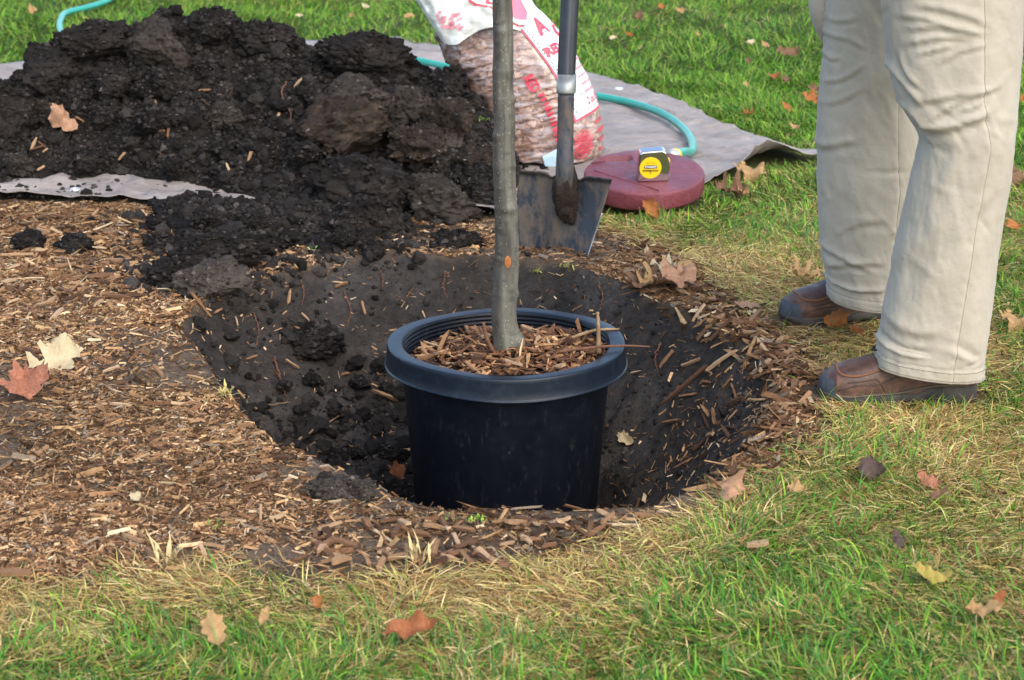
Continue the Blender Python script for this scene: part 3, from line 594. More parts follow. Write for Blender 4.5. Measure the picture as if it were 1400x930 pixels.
patch('printed_panel', -1.5, TB, .27, 1.14, pr_w.m, .0030, 50, 90)
patch('print_border', TB, TB+.045, .262, 1.14, pr_r, .0046, 4, 90); patch('print_border', -1.5, TB+.04, .262, .275, pr_r, .0048, 50, 3); patch('print_line', -1.5, TB-.12, .296, .300, pr_r, .0046, 50, 3); patch('print_line', TB-.125, TB-.115, .296, 1.14, pr_r, .0046, 3, 90)
for k in range(34):
    v = .31+k*.024; patch('print_dash', TB-.075+.02*(k % 2), TB-.045+.02*(k % 2), v, v+.014, pr_k, .0046, 3, 3)
def bag_text(s, size, th0, v0, mat, rot=0., bold=0., off=.0052, sx=1., name='lettering'):
    V, F = text_mesh(s, size, bold); x, y = V[:, 0]*sx, V[:, 1]; x, y = x*math.cos(rot)-y*math.sin(rot), x*math.sin(rot)+y*math.cos(rot)
    mk(name, bag_pt(th0-x/.135, v0+y/BL, np.full(len(x), off)), F, mat, bag, smooth=False)
bag_text('RED', .037, .74, .72, pr_r, bold=.0022); bag_text('C', .075, .12, .80, pr_r, bold=.003); bag_text('A', .070, .62, .88, pr_r, bold=.003); bag_text('2 cu. ft.', .030, .30, .34, pr_r, bold=.0006)
def strokes(th0, v0, n, w, h, gap, mat, dirn=0, seed=0, off=.0052):   # unreadable small print: broken strokes
    r = random.Random(seed); x = 0
    while x < n:
        l = r.uniform(.5, 1.2)*w; a0, a1 = th0-x/.135, th0-(x+l)/.135
        if dirn: patch('small_print', th0-h/.27, th0+h/.27, v0-(x+l)/BL, v0-x/BL, mat, off, 4, 4)
        else: patch('small_print', a0, a1, v0-h/2/BL, v0+h/2/BL, mat, off, 4, 3)
        x += l+gap*r.uniform(.6, 1.4)
for k in range(5):
    strokes(.62, .60-k*.05, .085, .010, .007, .004, pr_p, seed=k); patch('bullet', .70, .725, .595-k*.05, .608-k*.05, pr_r, .0052, 3, 3)
bag_text('RED', .027, 1.50, .60, pr_r, rot=-math.pi/2, bold=.001, off=.006)
strokes(1.46, .52, .17, .011, .013, .006, pr_r, 1, 9, .006)
for k in range(5): strokes(.55, .20-k*.055, .075-.008*(k % 2), .011, .010 if k == 1 else .007, .004, pr_r, seed=20+k)
for rr_, nn in ((.038, 1),):                               # round stamp of wavy lines
    for k in range(8):
        yy = -.026+k*.0075; hw = math.sqrt(max(.030**2-yy*yy, .0001)); patch('stamp_line', 1.02-hw/.135, 1.02+hw/.135, .12+(yy-.0022)/BL, .12+(yy+.0022)/BL, pr_r, .006, 12, 3)
    t = np.linspace(0, 2*math.pi, 40, endpoint=False); V = np.vstack([bag_pt(1.02+q*np.cos(t)/.135, .12+q*np.sin(t)/BL, np.full(40, .006)) for q in (.034, .0365)]); mk('stamp_ring', V, [grid_faces(40, 2, True)], pr_r, bag)
patch('blue_sticker', 1.36, 1.72, .06, .17, m_plain('sticker_blue', (.42, .58, .66), .3, .5), .008, 8, 8)
# empty top of the sack, folded over to the left
ftm = M('milky_film', .3, .5); ftm.col(ftm.mix(ftm.ramp(ftm.noise(9, detail=5), [(.35, 0.), (.7, 1.)]), (.66, .68, .62), (.76, .75, .68))); ftm.set(Coat_Weight=.3); ftm.bump(ftm.noise(16, ftm.coord(scale=(1, 1, 2)), 5), .5, .015)
_tr = ftm.n('ShaderNodeBsdfTransparent'); _mx = ftm.n('ShaderNodeMixShader'); _mx.inputs[0].default_value = .12; ftm.L(ftm.b.outputs[0], _mx.inputs[1]); ftm.L(_tr.outputs[0], _mx.inputs[2]); ftm.L(_mx.outputs[0], ftm.t.nodes['Material Output'].inputs[0])
lo = [(588, 24, .02), (597, 46, -.05), (608, 60, -.10), (624, 61, -.125), (642, 50, -.13), (660, 40, -.13), (685, 36, -.125), (715, 44, -.10), (738, 44, -.05)]
hi_ = [(540, -40, .03), (546, -40, -.0), (560, -42, -.03), (580, -44, -.05), (604, -46, -.06), (628, -48, -.06), (652, -50, -.05), (672, -50, -.03), (690, -48, .02)]
LO = spline([at_dist(a, b, BY+.05+c) for a, b, c in lo], 80); HI = spline([at_dist(a, b, BY+.08+c) for a, b, c in hi_], 80); s = np.linspace(0, 1, 60)[:, None, None]
Fp = LO[None]*(1-s)+HI[None]*s; Fp[..., 1] -= .03*np.sin(s[..., 0]*math.pi); uu = np.tile(np.linspace(0, 1, 80), (60, 1)); ss = np.repeat(np.linspace(0, 1, 60)[:, None], 80, 1)
Fp[..., 1] += .010*vn(uu*9+ss*3, ss*3, seed=171)+.006*vn(uu*22-ss*6, ss*8, seed=173)
flap = mk('empty_top', Fp.reshape(-1, 3), [grid_faces(80, 60)], ftm.m, bag)
def flap_print(name, pts, mat, off):
    q = []
    for u, s_ in pts:
        i, j = int(np.clip(s_, 0, 1)*59), int(np.clip(u, 0, 1)*79); q.append(Fp[i, j]+np.array([0, -off, 0]))
    q = np.array(q); c = q.mean(0); V = np.vstack([q, c]); k = np.arange(len(q)); mk(name, V, [np.stack([k, (k+1) % len(q), np.full(len(q), len(q))], -1)], mat, bag)
def rect_strip(u0, s0, u1, s1, w): return [(u0-w, s0), (u1-w, s1), (u1+w, s1), (u0+w, s0)]
A, B = np.meshgrid(np.linspace(.62, .99, 24), np.linspace(.16, 1, 30))
def fpatch(name, uf, mat, off):                              # a print region on the flap: rows of (s, u0, u1)
    V = []; 
    for s_, u0, u1 in uf:
        for u in np.linspace(u0, u1, 12): V.append(Fp[int(s_*59), int(np.clip(u, 0, 1)*79)]+np.array([0, -off, 0]))
    mk(name, np.array(V), [grid_faces(12, len(uf))], mat, bag)
fpatch('print_outline', [(.10, .80, .97), (.16, .74, .99), (.24, .71, .99), (.34, .69, .99), (.40, .60, .99), (.55, .54, .99), (.8, .52, .99), (1, .52, .99)], pr_r, .003)
fpatch('print_swash', [(.12, .81, .97), (.18, .755, .985), (.25, .725, .985), (.36, .705, .985), (.43, .62, .985), (.56, .56, .985), (.8, .54, .985), (1, .54, .985)], pr_g, .0045)
fpatch('print_swash', [(.22, .82, .975), (.30, .79, .975), (.38, .755, .975), (.48, .70, .975), (.60, .62, .975), (.8, .58, .975), (1, .58, .975)], m_plain('print_rose', (.62, .16, .22), .45, .4), .006)
rf = random.Random(4)
for k in range(26):
    u0, s0 = .30+rf.random()*.17, .20+rf.random()*.24; s0 -= (u0-.36)*.6; fpatch('small_print', [(max(s0, .02), u0, u0+.03), (max(s0, .02)+.035, u0+.01, u0+.04)], pr_p, .003)

# ------------------------------------------------------------------ person: khaki trousers and brown shoes (all that shows below the hips)
person = empty('person', (.60, 4.0, 0)); tag(person, 'person in loose khaki trousers and brown leather shoes standing beside the hole', 'person')
SEAMS = []
def z_of(py, d): return CAM_H - d*math.tan(PITCH + math.atan((py-465)/FPX))
def leg(edges, d0, ry_tab, folds, hem_z, seam_frac, seed, dy_tab=None):
    """edges: (photo row, left, right) of the leg's outline, at distance d0"""
    E = np.array(edges, float); zt = np.array([z_of(p, d0) for p in E[:, 0]])
    xl = np.array([at_dist(a, p, d0)[0] for p, a in E[:, :2]]); xr = np.array([at_dist(a, p, d0)[0] for p, a in E[:, [0, 2]]])
    o = np.argsort(zt); zt, xl, xr = zt[o], xl[o], xr[o]
    nr, nu = 170, 170; zs = np.linspace(zt[0], zt[-1], nr); L = np.interp(zs, zt, xl); Rr = np.interp(zs, zt, xr)
    for _ in range(4):
        L[1:-1] = (L[:-2]+2*L[1:-1]+L[2:])/4; Rr[1:-1] = (Rr[:-2]+2*Rr[1:-1]+Rr[2:])/4
    cx, rx = (L+Rr)/2, (Rr-L)/2; ry = np.interp(zs, *ry_tab); cy = d0 + (np.interp(zs, *dy_tab) if dy_tab else 0)
    th = np.arange(nu)/nu*2*math.pi; T, Z = np.meshgrid(th, zs); c, s = np.cos(T), np.sin(T)
    CX, RX, RY = cx[:, None], rx[:, None], ry[:, None]; CY = np.broadcast_to(cy, zs.shape)[:, None] if np.ndim(cy) else cy
    # position along the cloth in metres, for folds
    FX = CX + RX*c; front = s > -.15
    w = .0035*fbm(T*1.6+seed, Z*7, o=3, seed=seed) * 1.2 + .0030*fbm(c*5+Z*18, s*5-Z*10, Z*14, o=4, seed=seed+5, g=.6)
    for (ax_, ay_, bx_, by_, amp, wd) in folds:
        A = at_dist(ax_, ay_, d0-.08); B = at_dist(bx_, by_, d0-.08); ex, ez = B[0]-A[0], B[2]-A[2]; ll = ex*ex+ez*ez
        sag = .010*math.sin((ax_*13+ay_*7) % 6.28)
        t = np.clip(((FX-A[0])*ex+(Z-A[2])*ez)/ll, -.25, 1.25); px_, pz_ = A[0]+t*ex, A[2]+t*ez+sag*np.sin(np.clip(t, 0, 1)*math.pi)
        dd = (Z-pz_)*ex/math.sqrt(ll)-(FX-px_)*ez/math.sqrt(ll)
        m = np.exp(-(np.maximum(np.abs(t-.5)-.32, 0)/.2)**2)*front
        wd = wd*.8; w = w + 1.15*amp*m*(.45*np.exp(-(dd/(1.3*wd))**2) + .6*np.exp(-np.abs(dd)/(.7*wd)) - .8*np.exp(-((dd+1.5*wd)/wd)**2))
    r = np.random.default_rng(seed)
    for k in range(46):                                     # small creases all round
        t0, z0_ = r.uniform(0, 6.28), r.uniform(zs[0]+.04, zs[-1]); sl_ = r.normal(0, .6); ln = r.uniform(.02, .05); wd = r.uniform(.004, .009); am_ = r.normal(0, .0022)
        dt = (np.mod(T-t0+math.pi, 2*math.pi)-math.pi)*.10; dz_ = Z-z0_-sl_*dt; w = w + am_*np.exp(-(dt/ln)**2-(dz_/wd)**2)
    sa = math.acos(2*seam_frac-1); dth = T-sa
    w = w + .0022*sstep(-.03, .0, dth)*(1-sstep(.05, .40, dth)) - .0030*np.exp(-(dth/.028)**2) + .0007*np.exp(-((dth-.07)/.04)**2)*np.sin(Z*260)
    hz_ = Z-zs[0]; w = w - .0022*np.exp(-((hz_-.027)/.0025)**2) + .0016*sstep(.027, .022, hz_) + .0006*np.exp(-((hz_-.024)/.006)**2)*np.sin(T*64+seed)
    nx, ny = c/RX, s/RY; nl = np.hypot(nx, ny); nx, ny = nx/nl, ny/nl
    ex2 = .88
    X = CX + RX*np.sign(c)*np.abs(c)**ex2 + nx*w; Y = CY - (RY*np.sign(s)*np.abs(s)**ex2 + ny*w)
    hem = np.interp(X[0], [X[0].min(), X[0].max()], [hem_z[0], hem_z[1]])[None]; Zz = Z + (hem-zs[0])*sstep(.12, 0., hz_)
    Vv = np.stack([X, Y, Zz], -1)
    ins = Vv[0].copy(); c0 = ins.mean(0); inn = [c0+(ins-c0)*.965+np.array([0, 0, k]) for k in (.001, .05)]; inn = [inn[0], inn[1]*[1, 1, 1]]
    V = np.concatenate([inn[1], inn[0], Vv.reshape(-1, 3)])
    js = int(round(sa/(2*math.pi)*nu)); outn = np.stack([nx, -ny, 0*nx], -1)
    for dj, rr_, kk in ((0, .0009, .0001),): SEAMS.append(tube(Vv[:, js+dj]+outn[:, js+dj]*kk, rr_, 6))
    ih = int(np.argmin(np.abs(zs-zs[0]-.024))); ring = Vv[ih]+outn[ih]*.0005; SEAMS.append(tube(np.vstack([ring, ring[:1]]), .0007, 6, False)); SEAMS.append(tube(np.vstack([Vv[0], Vv[0][:1]]), .0016, 6, False))
    return V, [grid_faces(nu, nr+2, True)]
near_edges = [(-160, 1200, 1404), (-60, 1203, 1404), (0, 1207, 1402), (60, 1213, 1398), (120, 1222, 1392), (150, 1234, 1389), (172, 1250, 1387), (190, 1261, 1385), (215, 1254, 1382), (240, 1247, 1378), (300, 1234, 1368), (400, 1213, 1356), (470, 1201, 1348), (523, 1195, 1342)]
near_folds = [(1250, 40, 1335, 44, .006, .007), (1246, 62, 1320, 48, .005, .007), (1222, 95, 1262, 140, .007, .008), (1236, 80, 1262, 120, .005, .006), (1262, 140, 1345, 120, .005, .008), (1275, 165, 1358, 118, .005, .006), (1262, 178, 1345, 150, .009, .011),
              (1240, 150, 1275, 182, .008, .009), (1262, 8, 1340, 30, .005, .009), (1235, 25, 1300, 34, .004, .007), (1290, 85, 1340, 60, .004, .006), (1262, 75, 1300, 62, .005, .005), (1210, 470, 1268, 488, -.007, .012), (1218, 440, 1285, 452, .004, .014), (1300, 470, 1340, 500, -.005, .012), (1290, 250, 1330, 200, .003, .014), (1225, 380, 1290, 300, .0025, .02), (1305, 330, 1350, 260, .003, .016), (1308, 150, 1342, 128, .005, .005)]
far_edges = [(-160, 1128, 1262), (-40, 1128, 1262), (60, 1128, 1258), (110, 1122, 1256), (170, 1117, 1256), (250, 1118, 1258), (310, 1121, 1250), (360, 1126, 1238), (385, 1132, 1230), (402, 1129, 1226), (424, 1132, 1222)]
far_folds = [(1132, 116, 1178, 88, .004, .006), (1130, 146, 1178, 118, .003, .007), (1122, 208, 1170, 190, .005, .010), (1130, 52, 1180, 60, .003, .007), (1135, 30, 1170, 22, .003, .006), (1126, 345, 1190, 368, .005, .008), (1135, 372, 1200, 358, .005, .008), (1130, 398, 1200, 402, .007, .010), (1150, 320, 1200, 300, .003, .009), (1128, 75, 1150, 80, .004, .005)]
kh = M('khaki_cotton', .88, .2); kh.set(Sheen_Weight=.15)
kc = kh.ramp(kh.noise(7, detail=7, rough=.7), [(.3, (.31, .272, .206)), (.7, (.385, .345, .272))]); kh.col(kc); kh.bump(kh.noise(420, detail=2), .18, .0008); kh.bump(kh.noise(26, kh.coord(scale=(1, 1, 1.1)), 6, .6), .45, .007)
LN = leg(near_edges, 3.86, ([0, .1, .5, .8, 1.], [.086, .088, .10, .112, .12]), near_folds, (.076, .052), .62, 201, ([0, .5, .8, 1.0], [-.005, 0, .02, .05]))
LF = leg(far_edges, 4.25, ([0, .1, .5, .8, 1.], [.086, .09, .10, .112, .12]), far_folds, (.094, .074), .70, 205, ([0, .5, .8, 1.0], [.0, 0, -.02, -.05]))
V, F = merge(LN, LF); trs = mk('trousers', V, F, kh.m, person)
sm_m = m_plain('seam_thread', (.24, .208, .155), .9, .1)
for sv_ in SEAMS: mk('seam', sv_[0], sv_[1], sm_m, trs)
def pocket():                                               # the pocket edge that bulges on the far hip
    pa = spline([at_dist(1127, -60, 4.27), at_dist(1117, -20, 4.27), at_dist(1112, 5, 4.27), at_dist(1116, 35, 4.28), at_dist(1123, 62, 4.29), at_dist(1129, 85, 4.30)], 40)
    V, F = tube(pa, np.interp(np.linspace(0, 1, 40), [0, .3, .6, 1], [.03, .034, .028, .006]), 18); V[:, 0] += .022; mk('pocket_bag', V, F, kh.m, person)
pocket()

lea = M('brown_leather', .5, .4); lea.col(lea.ramp(lea.noise(38, detail=8, rough=.7), [(.32, (.028, .014, .010)), (.52, (.075, .034, .020)), (.72, (.16, .078, .040))])); lea.bump(lea.noise(90, detail=5), .3, .002)
lea.L(lea.ramp(lea.noise(10, detail=5), [(.3, .40), (.7, .65)]), lea.b.inputs['Roughness'])
lea2 = m_plain('dark_leather', (.040, .020, .014), .55, .4, nz=(25, (.07, .036, .022)), bumpk=90); sole_m = m_plain('shoe_sole', (.030, .027, .025), .8, .3, nz=(30, (.075, .065, .052)), bumpk=80)
toe_m = m_plain('toe_rubber', (.018, .024, .032), .6, .4, nz=(40, (.05, .055, .06))); lace_m = m_plain('lace_green', (.030, .034, .022), .8, .2); stitch_m = m_plain('stitching', (.15, .065, .030), .7, .3); tip_m = m_plain('lace_tip', (.5, .5, .36), .4, .4)
ST = np.array([0, .03, .08, .2, .35, .5, .62, .74, .84, .91, .96, .985, 1.]); HT = np.array([.062, .086, .098, .108, .108, .100, .089, .078, .071, .064, .052, .040, .022]); WD = np.array([.012, .026, .034, .0375, .038, .042, .047, .050, .0485, .043, .034, .024, .0006])
def shoe(heel, toe, z0, side, name_label):
    heel, toe = np.array(heel), np.array(toe); f = toe-heel; Ls = np.linalg.norm(f); f /= Ls; l = np.array([-f[1], f[0]])   # l: left of walking direction
    def W(x, y, z): return np.stack([heel[0]+f[0]*x+l[0]*y, heel[1]+f[1]*x+l[1]*y, z0+z], -1)
    zb = lambda s: .016+.014*sstep(.42, .25, s)+.006*sstep(.85, 1., s)
    def sec(s, ph, off=0.):
        s = np.asarray(s, float); ph = np.asarray(ph, float); w = np.interp(s, ST, WD)+off; h = np.interp(s, ST, HT)+off-zb(s); c, sn = np.cos(ph), np.sin(ph)
        cy = .006*np.sin(s*math.pi*1.2)*side; p = np.interp(s, [0, .5, .75, 1], [.55, .62, .62, .8])
        y = w*np.sign(c)*np.abs(c)**.75 + cy; z = zb(s)+h*np.abs(sn)**p; x = s*Ls + off*np.where(s > .9, 1, 0)*1.2
        w2 = .0012*fbm(s*22, ph*2.2, o=3, seed=int(301+side))*sstep(.5, .62, s); return W(x, y*(1+w2*8), z+w2)
    S, PH = np.meshgrid(np.concatenate([np.linspace(0, .9, 70), np.linspace(.905, 1, 26)]), np.linspace(0, math.pi, 46), indexing='ij')
    up = mk('shoe', sec(S.ravel(), PH.ravel()), [grid_faces(46, 96)], lea.m, person); up['label'] = name_label
    t = np.concatenate([np.linspace(0, 1, 60), np.linspace(1, 0, 60)]); sd = np.concatenate([np.ones(60), -np.ones(60)])
    wv = np.interp(t, ST, WD)+.0035; yy = sd*wv+.006*np.sin(t*math.pi*1.2)*side; xx = (t*1.016-.008)*Ls; lev = []
    for zf, k in ((0., .93), (.10, .985), (.5, 1.), (.9, 1.), (1., .97)):
        zt = zb(t)+.004; sp = .012*sstep(.82, 1.0, t); zz = sp*(1-zf) + (zt)*zf*(1) ; zz = np.where(zf == 0, sp, sp*(1-zf)+zt*zf)
        if zf == 0.: zz = zz + .006*np.exp(-((t-.45)/.09)**2)
        lev.append(W(.5*Ls+(xx-.5*Ls)*(.5+.5*k), yy*k, zz))
    V = np.concatenate(lev); c0 = V[:120].mean(0); c1 = V[-120:].mean(0); V = np.vstack([V, c0, c1]); k = np.arange(120); b = 600
    mk('sole', V, [grid_faces(120, 5, True), np.stack([(k+1) % 120, k, np.full(120, b)], -1), np.stack([480+k, 480+(k+1) % 120, np.full(120, b+1)], -1)], sole_m, up)
    S, PH = np.meshgrid(np.linspace(.0, 1, 26), np.linspace(0, 1, 60), indexing='ij'); pm_ = PH*math.pi
    s_cap = .905+.02*np.sin(pm_)+S*(.097-.02*np.sin(pm_)); V = sec(s_cap.ravel(), pm_.ravel(), .0022); zc_ = V[:, 2]; V[:, 2] = np.minimum(V[:, 2], z0+.050); V[:, :2] += f*np.clip(zc_-V[:, 2], 0, .02)[:, None]*-.1
    mk('toe_cap', V, [grid_faces(60, 26)], toe_m, up)
    def line(name, sph, r, mat, off=.0008):
        q = sec(np.array([a for a, b in sph]), np.array([b for a, b in sph]), off); q = spline(q, 60); V, F = tube(q, r, 6); mk(name, V, F, mat, up)
    line('toe_seam', [(.52, .95), (.6, .72), (.7, .62), (.80, .64), (.875, .85), (.90, 1.57), (.875, 2.29), (.80, 2.50), (.7, 2.52), (.6, 2.42), (.52, 2.19)], .0026, stitch_m)
    for sd_ in (0, 1):
        m_ = lambda a: a if sd_ == 0 else math.pi-a
        line('side_seam', [(.90, m_(.16)), (.78, m_(.26)), (.66, m_(.20)), (.52, m_(.30)), (.36, m_(.34)), (.2, m_(.40)), (.06, m_(.42))], .0014, lea2); line('side_seam', [(.84, m_(.42)), (.74, m_(.38)), (.66, m_(.34)), (.60, m_(.05))], .0013, lea2)
        line('sole_welt', [(.97, m_(.02)), (.85, m_(.02)), (.7, m_(.02)), (.5, m_(.02)), (.3, m_(.02)), (.1, m_(.02))], .0022, m_plain('welt', (.10, .08, .055), .8, .2), .0025)
        S2, P2 = np.meshgrid(np.linspace(.44, .57, 16), np.linspace(.62, .98, 12), indexing='ij'); mk('eyestay', sec(S2.ravel(), np.vectorize(m_)(P2.ravel()), .0018), [grid_faces(12, 16)], lea2, up)
        S3, P3 = np.meshgrid(np.linspace(.0, .30, 30), np.linspace(.02, .55, 16), indexing='ij'); mk('heel_panel', sec(S3.ravel(), np.vectorize(m_)(P3.ravel()), .0012), [grid_faces(16, 30)], lea2, up)
    for a in (.50, .545): line('lace', [(a, .75), (a+.01, 1.2), (a+.01, 1.9), (a, 2.4)], .0022, lace_m, .003)
    q0 = sec(np.array([.50]), np.array([.75 if side > 0 else math.pi-.75]), .004)[0]; cs = np.array([0, -1, 0]) if True else 0
    V, F = tube(spline([q0, q0+np.array([-.001, -.008, -.012]), q0+np.array([.000, -.012, -.026])], 12), .0022, 8); mk('lace', V, F, lace_m, up)
    q1 = q0+np.array([.000, -.012, -.026]); V, F = tube([q1, q1+np.array([.0005, -.001, -.012])], .0018, 8); mk('lace_tip', V, F, tip_m, up)
    q2 = sec(np.array([.60]), np.array([1.57]), .004)[0]; w_ = np.array([f[0], f[1], 0])
    V, F = tube(spline([q2-w_*.03+np.array([0, 0, .010]), q2+w_*.0+np.array([0, -.012, .006]), q2+w_*.02+np.array([0, .004, .002]), q2+w_*.0+np.array([0, .018, .008]), q2-w_*.03+np.array([0, .010, .014])], 30), .0024, 8); mk('lace_loop', V, F, lace_m, up)
sh_n = [np.array(G(1338, 556)), np.array(G(1124, 556))]; sh_f = [np.array(G(1252, 436)), np.array(G(1072, 452))]
off = np.array([0, .047]); SHOES = [(sh_n[0]+off, sh_n[1]+off), (sh_f[0]+off, sh_f[1]+off)]
shoe(SHOES[0][0], SHOES[0][1], float(terrain(np.array([.72]), np.array([3.84]))[0])-.002, -1, 'brown leather shoe with dark toe bumper, nearer the camera')
shoe(SHOES[1][0], SHOES[1][1], float(terrain(np.array([.60]), np.array([4.3]))[0])-.002, -1, 'brown leather shoe with dark toe bumper, farther from the camera')

# ------------------------------------------------------------------ scatter helpers
def slope_normals(x, y):
    e = .012; z = terrain(x, y); nx = -(terrain(x+e, y)-z)/e; ny = -(terrain(x, y+e)-z)/e; n = np.stack([nx, ny, np.ones_like(nx)], -1)
    return z, n/np.linalg.norm(n, axis=1)[:, None]
def unit(v): return v/(np.linalg.norm(v, axis=-1)[..., None]+1e-9)
SHOE_PTS = [(h*(1-t)+q*t) for h, q in SHOES for t in np.linspace(.05, .95, 7)]
def off_shoes(x, y, r=.052):
    ok = np.ones(x.shape, bool)
    for c in SHOE_PTS: ok &= np.hypot(x-c[0], y-c[1]) > r
    return ok
CHIP_T = np.array([(-.5, -.5, 0), (.5, -.5, 0), (.5, .5, 0), (-.5, .5, 0), (-.5, -.5, 1), (.5, -.5, 1), (.5, .5, 1), (-.5, .5, 1)], float)
CHIP_F = np.array([[0, 3, 2, 1], [4, 5, 6, 7], [0, 1, 5, 4], [1, 2, 6, 5], [2, 3, 7, 6], [3, 0, 4, 7]])
CH_COL = np.array([(.052, .029, .016), (.115, .060, .031), (.198, .109, .054), (.28, .168, .082), (.36, .238, .122), (.46, .345, .21), (.185, .142, .102)])
def chips(x, y, z, nrm, ln, wd, tk, tilt, cp):
    """a box-like splinter for each point; returns verts, faces, colours"""
    n = len(x); a = rng.uniform(0, 2*math.pi, n); d = np.stack([np.cos(a), np.sin(a), np.zeros(n)], -1)
    nr = unit(nrm+rng.normal(0, 1, (n, 3))*tilt[:, None]); d = unit(d-nr*(d*nr).sum(1)[:, None]); b = np.cross(nr, d)
    T = np.repeat(CHIP_T[None], n, 0); j = rng.normal(0, .10, T.shape); j[..., 2] *= .8; T = T+j
    tp = rng.uniform(.25, 1., (n, 1)); T[:, [1, 2, 5, 6], 1] *= tp; T[..., 0] += .25*T[..., 1]*rng.normal(0, 1, (n, 1))
    bend = rng.normal(0, .06, n)
    V = np.stack([x, y, z], -1)[:, None] + T[..., :1]*(ln[:, None, None]*d[:, None]) + T[..., 1:2]*(wd[:, None, None]*b[:, None]) + (T[..., 2:]*tk[:, None, None] + (T[..., :1]**2)*(bend*ln)[:, None, None])*nr[:, None]
    F = (CHIP_F[None]+8*np.arange(n)[:, None, None]).reshape(-1, 4); ci = rng.choice(len(CH_COL), n, p=cp)
    c = CH_COL[ci]*rng.uniform(.75, 1.2, (n, 1)); return V.reshape(-1, 3), F, np.repeat(c, 8, 0)

# ------------------------------------------------------------------ wood mulch on the bed
CP = np.array([.13, .20, .22, .19, .13, .06, .07])
def mulch_cloud(n, box, sizes, accept, cp=CP, tilt=.22, lift=.002):
    x = rng.uniform(box[0], box[1], n); y = rng.uniform(box[2], box[3], n); k = accept(x, y) > rng.random(n); x, y = x[k], y[k]; z, nr = slope_normals(x, y); n = len(x)
    s = rng.lognormal(0, .5, n); ln = np.clip(sizes[0]*s, .006, .075); wd = np.clip(sizes[1]*rng.lognormal(0, .4, n), .0015, .02); tk = np.clip(sizes[2]*rng.lognormal(0, .3, n), .001, .006)
    return chips(x, y, z+lift*rng.random(n), nr, ln, wd, tk, np.full(n, tilt), cp/cp.sum())
def in_frame(x, y):                                        # the part of the ground within sight, with a margin for a step aside
    return np.abs(x) < .30*y+.35
SPR = Gp([(845, 520), (960, 468), (1010, 478), (1065, 545), (1040, 610), (960, 650), (850, 610)])
LOOSE = Gp([(-80, 275), (180, 300), (210, 380), (330, 410), (120, 440), (-80, 430)])
LOOSE2 = Gp([(380, 720), (560, 705), (900, 700), (1000, 655), (900, 720), (780, 760), (640, 785), (420, 785)])
LOOSE3 = Gp([(880, 340), (960, 385), (1010, 425), (1085, 462), (1120, 545), (1060, 620), (990, 660), (1065, 545), (1010, 470), (900, 400)])
def acc_fine(x, y):
    m = sstep(-.05, .03, mulch_in(x, y)); h = hole_in(x, y); thin = .16+.84*sstep(-.18, .28, fbm(x*4, y*4, o=4, seed=211))*(1-.45*sstep(-.1, .2, fbm(x*2.2, y*2.2, o=2, seed=215))*sstep(4.2, 3.6, y)); heapm = heap_h(x, y, False) < .004
    dens = m*np.where(h > .0, .035, thin)*np.where(h > .05, .9, 1.)*heapm; tb = sdf_poly(TARP, x, y) < 0
    return np.where(h > 0, np.maximum(dens, .11*sstep(-.05, .03, sdf_poly(SPR, x, y))), dens)*in_frame(x, y)*off_shoes(x, y)*tb
def acc_big(x, y):
    z = np.maximum.reduce([sstep(-.08, .08, sdf_poly(q, x, y)) for q in (LOOSE, LOOSE2, LOOSE3)]); s = .045*sstep(-.04, .03, sdf_poly(SPR, x, y)); h = hole_in(x, y)
    return np.where(h > .02, s, np.maximum(z*np.where(y < 3.6, .55, 1.), .06))*sstep(-.05, .02, mulch_in(x, y))*in_frame(x, y)*(heap_h(x, y, False) < .004)*off_shoes(x, y)*(sdf_poly(TARP, x, y) < 0)
def shreds(x, y, z, nrm, ln, wd, tilt, cp):                 # thin folded splinters, two faces each
    n = len(x); a = rng.uniform(0, 2*math.pi, n); d = np.stack([np.cos(a), np.sin(a), np.zeros(n)], -1); nr = unit(nrm+rng.normal(0, tilt, (n, 3))); d = unit(d-nr*(d*nr).sum(1)[:, None]); b_ = np.cross(nr, d)
    h = wd*rng.uniform(.25, .7, n); p = np.stack([x, y, z], -1); L = (ln/2)[:, None]*d; W = (wd/2)[:, None]*b_; H = h[:, None]*nr; k1, k2 = rng.uniform(.2, 1.1, (2, n, 1)); B = (rng.normal(0, .08, n)*ln)[:, None]*nr
    V = np.stack([p-L-W*k1, p+L-W*k2, p-L*.9+H*k1+B, p+L*.9+H*k2+B, p-L+W*k1, p+L+W*k2], 1).reshape(-1, 3); o = 6*np.arange(n)[:, None]; F = np.concatenate([o+np.array([[0, 1, 3, 2]]), o+np.array([[2, 3, 5, 4]])])
    c = CH_COL[rng.choice(len(CH_COL), n, p=cp/cp.sum())]*rng.uniform(.6, 1.15, (n, 1)); return V, F, np.repeat(c, 6, 0)
def shred_cloud(n, box, acc):
    x = rng.uniform(box[0], box[1], n); y = rng.uniform(box[2], box[3], n); k = acc(x, y) > rng.random(n); x, y = x[k], y[k]; z, nr = slope_normals(x, y); n = len(x)
    tone = sstep(-.35, .35, fbm(x*3, y*3, o=3, seed=213)); dull = np.array([.17, .23, .23, .16, .09, .04, .08]); s = rng.lognormal(0, .5, n)
    V, F, c = shreds(x, y, z+.004*rng.random(n), nr, np.clip(.0135*s, .005, .05), np.clip(.0023*rng.lognormal(0, .45, n), .0009, .007), .25, dull)
    return V, F, c*np.repeat(1.05+.55*tone, 6)[:, None]
A = shred_cloud(420000, (-2., 1., 2.95, 5.6), acc_fine)
B = mulch_cloud(6500, (-2., 1., 2.95, 5.6), (.027, .0055, .0024), acc_big, tilt=.33, lift=.008)
def acc_dark(x, y): return sstep(-.08, .05, sdf_poly(LOOSE3, x, y))*(hole_in(x, y) < .03)*off_shoes(x, y)
